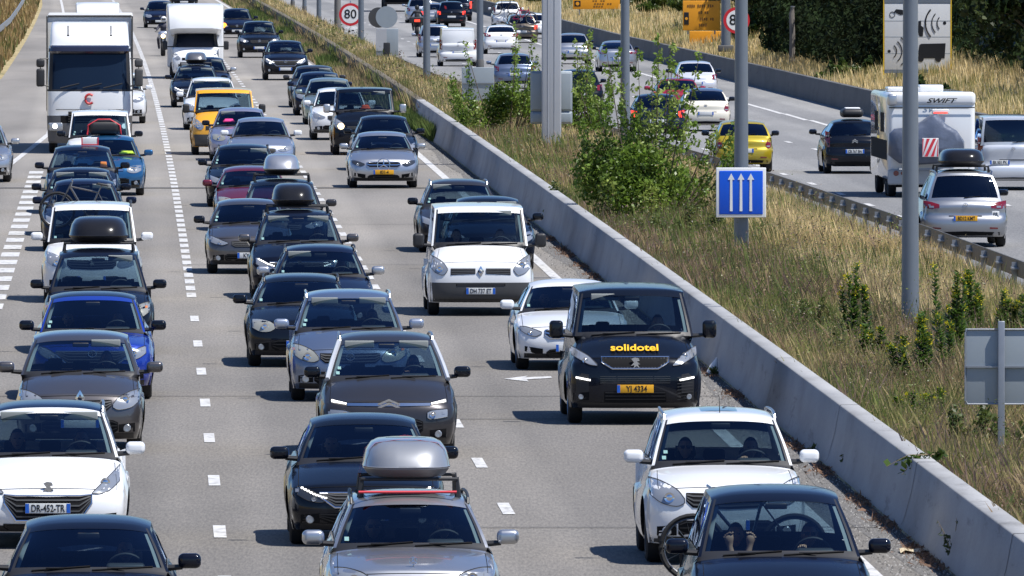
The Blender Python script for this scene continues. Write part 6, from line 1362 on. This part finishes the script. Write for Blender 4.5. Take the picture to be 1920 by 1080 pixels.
for x in (-.85, -.2, .4): q.tube([(x, -.0, 1.90), (x + .55, -.0, 2.03)], .018, 5)
q.build('wiper_panel', M_BLK, T)
q = MB()
for zz in (.93, 1.0, 1.07, 1.14, 1.2): q.rbox((0, -.02, zz), (1.24, .04, .022), .008, axis='x')
q.build('grille', M_GRY, T)
q = MB(); q.tube([(math.cos(a) * .125 + .0, -.05, 1.58 + math.sin(a) * .135) for a in [R(d) for d in range(45, 316, 18)]], .040, 6); q.build('emblem', mat('emblem_red', (.50, .04, .04), .4), T)
for sg in (1, -1):
    q = MB(); q.rbox((sg * .98, -.06, .78), (.42, .10, .24), .05, axis='y'); hl = q.build('headlight', M_LAMP, T); q = MB(); q.disc((sg * 1.0, -.115, .80), .075, 'y', 14); q.build('lamp_bulb', M_LIT, hl)
    q = MB(); q.rbox((sg * 1.42, -.06, 2.20), (.24, .16, .52), .06, axis='y'); q.rbox((sg * 1.42, -.06, 2.62), (.24, .16, .24), .06, axis='y'); q.tube([(sg * 1.18, .05, 2.75), (sg * 1.42, -.04, 2.75), (sg * 1.42, -.04, 2.0), (sg * 1.18, .05, 1.95)], .025, 6); q.build('wing_mirror', M_GRY if sg > 0 else M_BLK, T)
    for ay in (1.35, 4.0, 9.5, 10.8, 12.1): add_wheel(T, (sg * 1.08, ay, .50), .50, True)
    q = MB(); q.tube([(sg * .62, .1, 3.45), (sg * .62, .1, 3.70)], .02, 5); q.rbox((sg * .62, .08, 3.42), (.07, .05, .05), .02); q.build('air_horn', M_BLK, T)
q = MB(); q.rbox((0, 8.9, 2.55), (2.52, 12.4, 2.78), .04, axis='y'); tr = q.build('trailer_box', mat('trailer_white', (.60, .60, .58), .5, noise=.08, nscale=1.2), T)
q = MB(); q.tube([(-1.22, 2.68, 3.955), (1.22, 2.68, 3.955)], .03, 5); q.tube([(-1.24, 2.66, 1.2), (-1.24, 2.66, 3.95)], .025, 5); q.tube([(1.24, 2.66, 1.2), (1.24, 2.66, 3.95)], .025, 5); q.build('trailer_edge', M_GRY, tr)
q = MB(); q.box((0, 8.0, .95), (1.2, 12, .3)); q.build('chassis', M_BLKM, T, smooth=False)
q = MB(); q.rbox((0, -.14, .62), (.52, .012, .115), .004, axis='y'); q.build('number_plate', M_PLW, T)
# --- motorhome coming
def motorhome(px, py, label, k=1.0):
    X, Z = pix(px, py); T = thing('motorhome', label, 'motorhome', (X, Z, 0), math.atan(-slope(Z)), 'vehicles queueing towards the camera'); T.scale = (k, k, k)
    q = MB(); q.rbox((0, 4.3, 1.72), (2.28, 5.2, 2.55), .10, axis='y', n=4); q.build('body', WHT, T)
    q = MB(); rows = []
    for f, (yy, zz, hw_) in enumerate(((1.5, 1.80, .98), (.55, 1.86, 1.0), (.22, 2.05, 1.04), (.30, 2.40, 1.06), (.60, 2.78, 1.08), (1.2, 2.98, 1.09), (1.8, 3.04, 1.09))): rows.append([(v * hw_, yy + .12 * abs(v) ** 4, zz - .06 * abs(v) ** 6) for v in np.linspace(-1, 1, 11)])
    q.grid(rows)
    for sg in (1, -1): q.grid([[(sg * r[0][0] * -1, r[0][1], r[0][2]) for r in rows], [(sg * r[0][0] * -1, 1.9, max(1.8, r[0][2] - .0)) for r in rows]])
    q.build('over_cab', WHT, T, recalc=False)
    p_ = dict(BASE); p_.update(PRE['van']); p_.update(W=1.98, H=1.92, L=2.6, ty=2.5, ry=2.45, wb=1.2); Sx = Shell(p_)
    q = MB(); q.grid(Sx.G[:Sx.iA + 1]); q.grid(Sx.G[Sx.iA:Sx.iB0 + 1]); q.rbox((0, 1.4, .8), (1.94, 1.7, .95), .1)
    for sg in (1, -1): q.grid([[(sg * .93, y, z) for z in (.3, 1.24)] for y in (.36, 2.4)]); q.grid([[(sg * (.93 - .1 * k), y + .25 * k, 1.24 + .6 * k) for k in (0, 1)] for y in (.7, 2.2)])
    q.build('cab', WHT, T, recalc=False)
    q = MB(); q.grid([[(x, y + .5 * 0, z) for x, y, z in r[3:-3]] for r in Sx.G[Sx.iB0:Sx.iB1 + 1]]); q.build('windscreen', MATS['lorry_glass'], T, recalc=False)
    for c in (sc_ for sc_ in ([(.62, .80, .86), (.74, .76, 1.0), (.88, .84, 1.06)], [(-.88, .84, 1.06), (-.74, .76, 1.0), (-.62, .80, .86)])): Sx.strip(c, off=.01).build('headlight', M_LAMP, T)
    Sx.strip([(-.55, .76, .86), (0, .76, .86), (.55, .76, .86)], off=.01).build('grille', M_BLKM, T); Sx.strip([(-.9, .28, .60), (0, .28, .6), (.9, .28, .6)], off=.008, M=4).build('bumper', M_GRY, T)
    for sg in (1, -1):
        q = MB(); q.rbox((sg * 1.24, .75, 1.35), (.20, .14, .36), .05, axis='y'); q.tube([(sg * .92, .8, 1.30), (sg * 1.2, .76, 1.30)], .025, 6); q.build('wing_mirror', M_BLK, T)
        for ay in (.9, 5.0): add_wheel(T, (sg * .92, ay, .34), .34, True)
    q = MB(); q.box((0, 3.4, .45), (1.9, 6, .35)); q.build('chassis', M_BLKM, T, smooth=False)

motorhome(367, 148, 'white motorhome with a bulging over-cab bed, facing the camera')
motorhome(183, 114, 'white over-cab camper seen above the lorry roof at the top', .86)
# --- motorcycle with rider coming
X, Z = pix(306, 105); T = thing('motorcycle', 'motorcycle with a lit warm headlamp left of the white motorhome', 'motorcycle', (X, Z, 0), math.atan(-slope(Z)))
for ay in (0, 1.5): add_wheel(T, (0, ay, .32), .32)
q = MB(); q.rbox((0, .55, .75), (.34, .9, .42), .12, axis='y'); q.rbox((0, .02, .98), (.46, .35, .36), .14, axis='y', taper=(.7, .7)); q.build('fairing', SLB, T)
q = MB(); q.lathe([(-.02, .001), (-.02, .10), (.04, .10)], (0, -.18, .92), axis='y', n=14); q.build('headlight', M_LITY, T); q = MB(); q.tube([(-.38, .25, 1.12), (0, .15, 1.08), (.38, .25, 1.12)], .018, 6); q.tube([(-.09, .05, .9), (-.09, -.0, .32)], .03, 6); q.tube([(.09, .05, .9), (.09, 0, .32)], .03, 6)
for sg in (-1, 1): q.rbox((sg * .36, .2, 1.28), (.14, .04, .09), .03, axis='y')
q.build('handlebar', M_BLK, T); q = MB(); q.rbox((0, 1.1, .85), (.30, .7, .14), .06); q.build('seat', M_BLK, T)
def rider(loc, rz, label, jacket, helmet):
    vs = [Vector(p) for p in ((0, 0, 0), (0, -.06, .22), (0, -.12, .42), (0, -.13, .52), (0, -.14, .60))]; rs = [.16, .15, .17, .13, .07]; es = [(0, 1), (1, 2), (2, 3), (3, 4)]
    for sg in (-1, 1):
        b = len(vs); vs += [Vector((sg * .19, -.12, .48)), Vector((sg * .32, -.28, .28)), Vector((sg * .34, -.50, .28)), Vector((sg * .34, -.58, .27))]; rs += [.075, .055, .04, .035]; es += [(3, b), (b, b + 1), (b + 1, b + 2), (b + 2, b + 3)]
        b = len(vs); vs += [Vector((sg * .12, -.05, .0)), Vector((sg * .26, -.42, -.12)), Vector((sg * .22, -.18, -.52)), Vector((sg * .22, -.34, -.58))]; rs += [.10, .08, .055, .045]; es += [(0, b), (b, b + 1), (b + 1, b + 2), (b + 2, b + 3)]
    me = bpy.data.meshes.new('sk'); me.from_pydata(vs, es, []); o = bpy.data.objects.new('sk', me); link(o); o.modifiers.new('s', 'SKIN')
    if not me.skin_vertices: bpy.context.view_layer.objects.active = o; bpy.ops.mesh.customdata_skin_add()
    for i, r in enumerate(rs): me.skin_vertices[0].data[i].radius = (r, r)
    me.skin_vertices[0].data[0].use_root = True; o.modifiers.new('ss', 'SUBSURF').levels = 1
    m2 = bpy.data.meshes.new_from_object(o.evaluated_get(bpy.context.evaluated_depsgraph_get())); bpy.data.objects.remove(o); m2.materials.clear(); m2.materials.append(jacket)
    for pl in m2.polygons: pl.use_smooth = True
    P_ = bpy.data.objects.new('person', m2); link(P_); P_.location = loc; P_.rotation_euler = (0, 0, rz); tag(P_, label, 'person')
    q = MB(); q.rbox((0, -.15, .76), (.26, .30, .30), .125, axis='y', n=5); q.build('helmet', helmet, P_); q = MB(); q.rbox((0, -.285, .77), (.20, .05, .10), .04, axis='y'); q.build('visor', M_LAMPD, P_)
rider(T.location + Vector((0, .95, .92)), T.rotation_euler.z, 'motorcycle rider in dark clothes and white helmet left of the motorhome', mat('dark_jacket', (.05, .05, .07), .8), WHT)

# ================================================================== vehicles driving away
Za = c_('people_carrier', 'silver people carrier with black roof box and yellow rear plate', 'car', 1806, 462, 'mpv', paint('mid_silver_paint', (.36, .37, .39), .8, .36), rear=True, plate='yellow', ptxt='BD12 KMT', emb='ring', H=1.68, W=1.88, visors=0, wip=False, Wb=.83, mirror=BLK, rails=RL)
roof_box(Za, MATS['box_black_paint'], 'black roof box on the silver people carrier driving away', w=.98, h=.36, up=.08, L=1.9, y=1.9)
q = MB(); q.rbox((-.66, Za[3].surf(.66, .72, 'E', .012), .72), (.16, .012, .14), .03, axis='y'); o = q.build('country_sticker', M_WHT, Za[0]); o.location.y = -Za[2]
text('country_letters', 'FR', .10, M_INK, o, (-.66, Za[3].surf(.66, .72, 'E', .022), .72), rot=(R(90), 0, math.pi))
c_('panel_van', 'pale silver van with twin rear doors at the right edge, driving away', 'van', 1896, 356, 'van', paint('pale_silver_paint', (.60, .63, .68), .3), rear=True, tl='tallt', H=1.97, W=1.92, plate='white', ptxt='EK 501 PX', plx=.35)
c4 = c_('small_car', 'black car with a bag on the roof left of the departing motorhome', 'car', 1600, 325, 'mpv', BLK, rear=True, tl='tallt', emb='chevron', H=1.52, Wr=.58, W=1.70, ptxt='CB 767 BN', plx=-.0, visors=0)
o = thing('luggage_bag', 'black and white bag strapped to the roof of the black departing car', 'luggage', at_car(c4, 0, 3.0, 1.55), c4[0].rotation_euler.z); q = MB(); q.rbox((0, 0, .13), (.66, .8, .26), .11, axis='y', taper=(.9, .9)); q.build('bag', M_BLK, o); q = MB(); q.rbox((0, 0, .26), (.42, .6, .05), .02); q.build('white_top', M_WHT, o)
c_('small_car', 'lime yellow small car partly hidden by the blue arrow sign pole', 'car', 1394, 322, 'small', YLW, rear=True, tl='roundt', emb='diamond', H=1.45, W=1.64, visors=0, lit=False, mirror=BLK)
c_('small_car', 'cream white retro small car half hidden by the big bush, driving away', 'car', 1322, 246, 'small', paint('cream_paint', (.68, .64, .54)), rear=True, tl='roundt', H=1.44, W=1.68, roofcol=BLG, detail=1, mirror=BLK)
c_('hatchback', 'red car driving away, half hidden behind the big bush', 'car', 1270, 222, 'hatch', REDP, rear=True, tl='block', H=1.45, lit=True, detail=1)
c_('hatchback', 'silver white hatchback with a wide rear window, driving away in front of the red one', 'car', 1304, 184, 'small', paint('pearl_paint', (.62, .64, .70), .3), rear=True, tl='block', H=1.47, W=1.72, L=3.9, detail=1, lit=False, mirror=BLK)
c_('hatchback', 'dark car with red lamps showing through the big bush', 'car', 1232, 262, 'hatch', NVY, rear=True, tl='block', lit=True, detail=0, H=1.48)
c_('saloon_car', 'silver saloon driving away beside the dark right hand barrier', 'car', 1157, 134, 'saloon', SLV, rear=True, tl='wide', H=1.42, W=1.82, detail=1, mirror=BLK)
c_('hatchback', 'silver hatchback driving away right of the square gantry post', 'car', 1074, 120, 'hatch', SLV, rear=True, tl='block', H=1.5, detail=1, lit=False, mirror=BLK)
c_('hatchback', 'dark car driving away behind the left bush', 'car', 1085, 206, 'hatch', BLK, rear=True, tl='block', H=1.5, detail=0)
c_('estate_car', 'blue car driving away above the left bush, behind the grey sign back', 'car', 964, 166, 'estate', BLG, rear=True, tl='block', H=1.48, detail=1)
c_('hatchback', 'white hatchback driving away right of the plain white panel van', 'car', 939, 101, 'cross', WHT, rear=True, tl='wide', H=1.50, detail=1, lit=False)
c_('panel_van', 'plain white windowless panel van driving away', 'van', 858, 124, 'kangoo', WHT, rear=True, blind=1, cr=.3, Wr=.77, tl='tallt', H=1.84, W=1.83, detail=1, plate='white')
c_('people_carrier', 'silver car with tall lamps driving away left of the white panel van', 'car', 815, 107, 'mpv', SLB, rear=True, tl='tallt', H=1.66, W=1.76, detail=1, lit=False)
gq = c_('people_carrier', 'dark bronze car carrying bicycles, driving away', 'car', 978, 80, 'mpv', paint('bronze_paint', (.12, .10, .08), .6), rear=True, tl='block', H=1.6, detail=0, lit=True)
bicycle(gq, 0, gq[1]['L'] + .15, 1.35, 'bicycle in front on the tail of the dark bronze departing car', fm=(.5, .02, .08))
c_('hatchback', 'white car driving away right behind the bronze bicycle carrier', 'car', 1003, 72, 'hatch', WHT, rear=True, tl='block', detail=0)
gw = c_('off_road_car', 'white car with bicycle silhouette, left of the bronze car', 'car', 951, 52, 'suv', WHT, rear=True, tl='tallt', detail=0, H=1.65)
bicycle(gw, .2, gw[1]['L'] + .15, 1.15, 'dark bicycle on the tail of the white departing car', fm=(.02, .02, .03))
c_('hatchback', 'silver car driving away far off between the two white cars at the top', 'car', 815, 49, 'hatch', SLV, rear=True, tl='block', detail=0, lit=True)
c_('hatchback', 'silver blue car at the far left of the departing traffic', 'car', 788, 43, 'mpv', SLB, rear=True, tl='block', detail=0, lit=False)
c_('off_road_car', 'black car driving away far off right of the silver one', 'car', 846, 50, 'mpv', BLK, rear=True, tl='block', detail=0, lit=True, H=1.6)
c_('off_road_car', 'dark car farthest right of the dark group at the top', 'car', 859, 39, 'suv', DNV, rear=True, tl='tallt', detail=0, lit=True, H=1.7)
X, Z, z = pixr(782, 68); T = thing('motorcycle', 'motorcycle with a red tail lamp riding away at the top', 'motorcycle', (X, Z, z), math.atan(-slope(Z)) + math.pi)
for ay in (0, -1.5): add_wheel(T, (0, ay, .32), .32)
q = MB(); q.rbox((0, -.6, .72), (.4, 1.2, .4), .12, axis='y'); q.rbox((.0, .1, .95), (.9, .35, .36), .06, axis='y'); q.build('fairing', M_BLK, T); q = MB(); q.rbox((0, .3, .92), (.32, .04, .14), .03, axis='y'); q.build('tail_light', M_REDL, T)
rider(T.location + Vector((0, .5, .92)), T.rotation_euler.z, 'motorcycle rider in black riding away at the top', mat('black_jacket', (.02, .02, .025), .8), M_BLK)
# white lorry far off
X, Z, z = pixr(752, 22); T = thing('lorry', 'white lorry tail with dark underride, cut off by the top edge', 'lorry', (X, Z, z), math.atan(-slope(Z)))
q = MB(); q.rbox((0, 5, 2.5), (2.5, 10, 2.8), .05, axis='y'); q.build('box_body', MATS['trailer_white'], T); q = MB(); q.box((0, 5, .8), (2.2, 9.6, .4)); q.box((0, .1, .6), (2.3, .12, .15)); q.build('chassis', M_BLKM, T, smooth=False)
q = MB()
for x in (-1.0, 1.0): q.rbox((x, .02, .95), (.3, .04, .12), .02, axis='y')
q.build('tail_light', M_RED, T)
q = MB(); q.box((0, -.004, 2.5), (.03, .01, 2.6)); q.box((0, -.004, 3.86), (2.4, .01, .04)); q.build('door_seam', M_GRY, T, smooth=False)
for sg in (1, -1):
    for ay in (1.5, 2.8, 8): add_wheel(T, (sg * 1.05, ay, .5), .5, True)
# --- departing motorhome
X, Z, z = pixr(1747, 370); T = thing('motorhome', 'white motorhome driving away with grey covered bicycles on its tail', 'motorhome', (X, Z, z), math.atan(-slope(Z)) + .014, 'cars driving away on the far carriageway')
q = MB(); q.rbox((0, 3.2, 1.55), (2.24, 6.4, 2.25), .14, axis='y', n=4); q.rbox((0, .10, 2.52), (2.26, .30, .36), .12, axis='x', n=4); bdy = q.build('body', WHT, T)
q = MB(); q.rbox((-1.02, -.05, 2.50), (.24, .2, .30), .06, axis='x'); q.build('corner_moulding', SLV, T); q = MB(); q.rbox((.05, 1.2, 2.78), (.62, .8, .18), .04); q.rbox((-.6, 2.4, 2.74), (.8, .9, .12), .04); q.build('roof_unit', WHT, T)
q = MB(); q.box((0, -.058, 2.30), (2.2, .012, .03)); q.build('panel_seam', M_GRY, T, smooth=False)
text('maker_lettering', 'SWIFT', .17, M_INK, T, (.22, -.066, 2.47), sx=1.5, shear=.4, bold=.003)
q = MB(); q.rbox((.22, -.075, 2.20), (.44, .06, .12), .02, axis='y'); q.build('camera_housing', M_WHT, T); q = MB(); q.rbox((.22, -.10, 2.165), (.36, .05, .035), .01, axis='y'); q.build('brake_light', M_REDL, T)
q = MB(); q.box((-1.127, 3.2, 1.2), (.012, 5.6, .5)); q.box((-1.127, 2.0, 1.9), (.014, 1.1, .5)); q.box((-1.127, 4.2, 1.9), (.014, .9, .5)); q.build('side_windows', M_BLKM, T, smooth=False)
q = MB(); q.rbox((0, -.03, .52), (2.26, .16, .40), .06, axis='x'); q.build('bumper', mat('pale_plastic', (.45, .46, .47), .5), T)
for sg in (1, -1):
    q = MB(); q.disc((sg * .92, -.125, .62), .07, 'y', 14); q.disc((sg * .76, -.125, .62), .045, 'y', 12); q.build('tail_light', M_REDL if 0 else M_RED, T)
    for ay in (1.1, 1.9, 5.4): add_wheel(T, (sg * .95, ay, .34), .34, True)
q = MB(); q.box((0, 3.4, .40), (1.8, 6, .3)); q.build('chassis', M_BLKM, T, smooth=False)
cv = thing('bicycle_cover', 'grey plastic cover over bicycles with a red and white striped board, on the motorhome', 'cover', T.location + Vector((.05, -.45, .75)), T.rotation_euler.z)
q = MB(); prof = [(-1.15, .35), (-1.14, .90), (-1.0, 1.02), (-.55, 1.08), (-.3, 1.2), (-.1, 1.38), (.05, 1.4), (.3, 1.15), (.6, .95), (.75, .7), (.78, .45), (.6, .2), (.2, .12), (-.4, .08), (-.9, .12)]
rows = [[(x * k + .02 * math.sin(z * 9 + j), yy + .03 * math.sin(x * 8 + j * 2), (z - .5) * k + .5 + .015 * math.sin(x * 13)) for x, z in prof] for j, (yy, k) in enumerate(((.34, .96), (.2, 1.0), (.0, 1.0), (-.12, .96), (-.18, .80), (-.22, .45), (-.23, .12)))]
q.grid(rows, 0, True); q.build('tarpaulin', mat('silver_grey_tarp', (.11, .13, .18), .35, .2, noise=.35, nscale=4, bump=1.0), cv, ang=50)
q = MB(); q.rbox((-.12, -.27, .54), (.42, .02, .48), .01, axis='y'); sb = q.build('striped_board', M_WHT, cv); q = MB()
for k in range(-2, 3):
    cl = lambda a: max(-.32, min(.08, a)); x0 = -.12 + k * .16; q.plate([(cl(x0 - .15), .31), (cl(x0 - .07), .31), (cl(x0 + .15), .77), (cl(x0 + .07), .77)], -.286, -.281)
q.build('red_stripes', M_STRAP, sb, smooth=False)
q = MB(); q.tube([(-.9, .2, .0), (-.9, -.1, -.02), (.9, -.1, -.02), (.9, .2, .0)], .02, 6); q.tube([(-.7, .35, .5), (-.7, .3, 1.2)], .015, 5); q.build('carrier', M_GALV, cv)
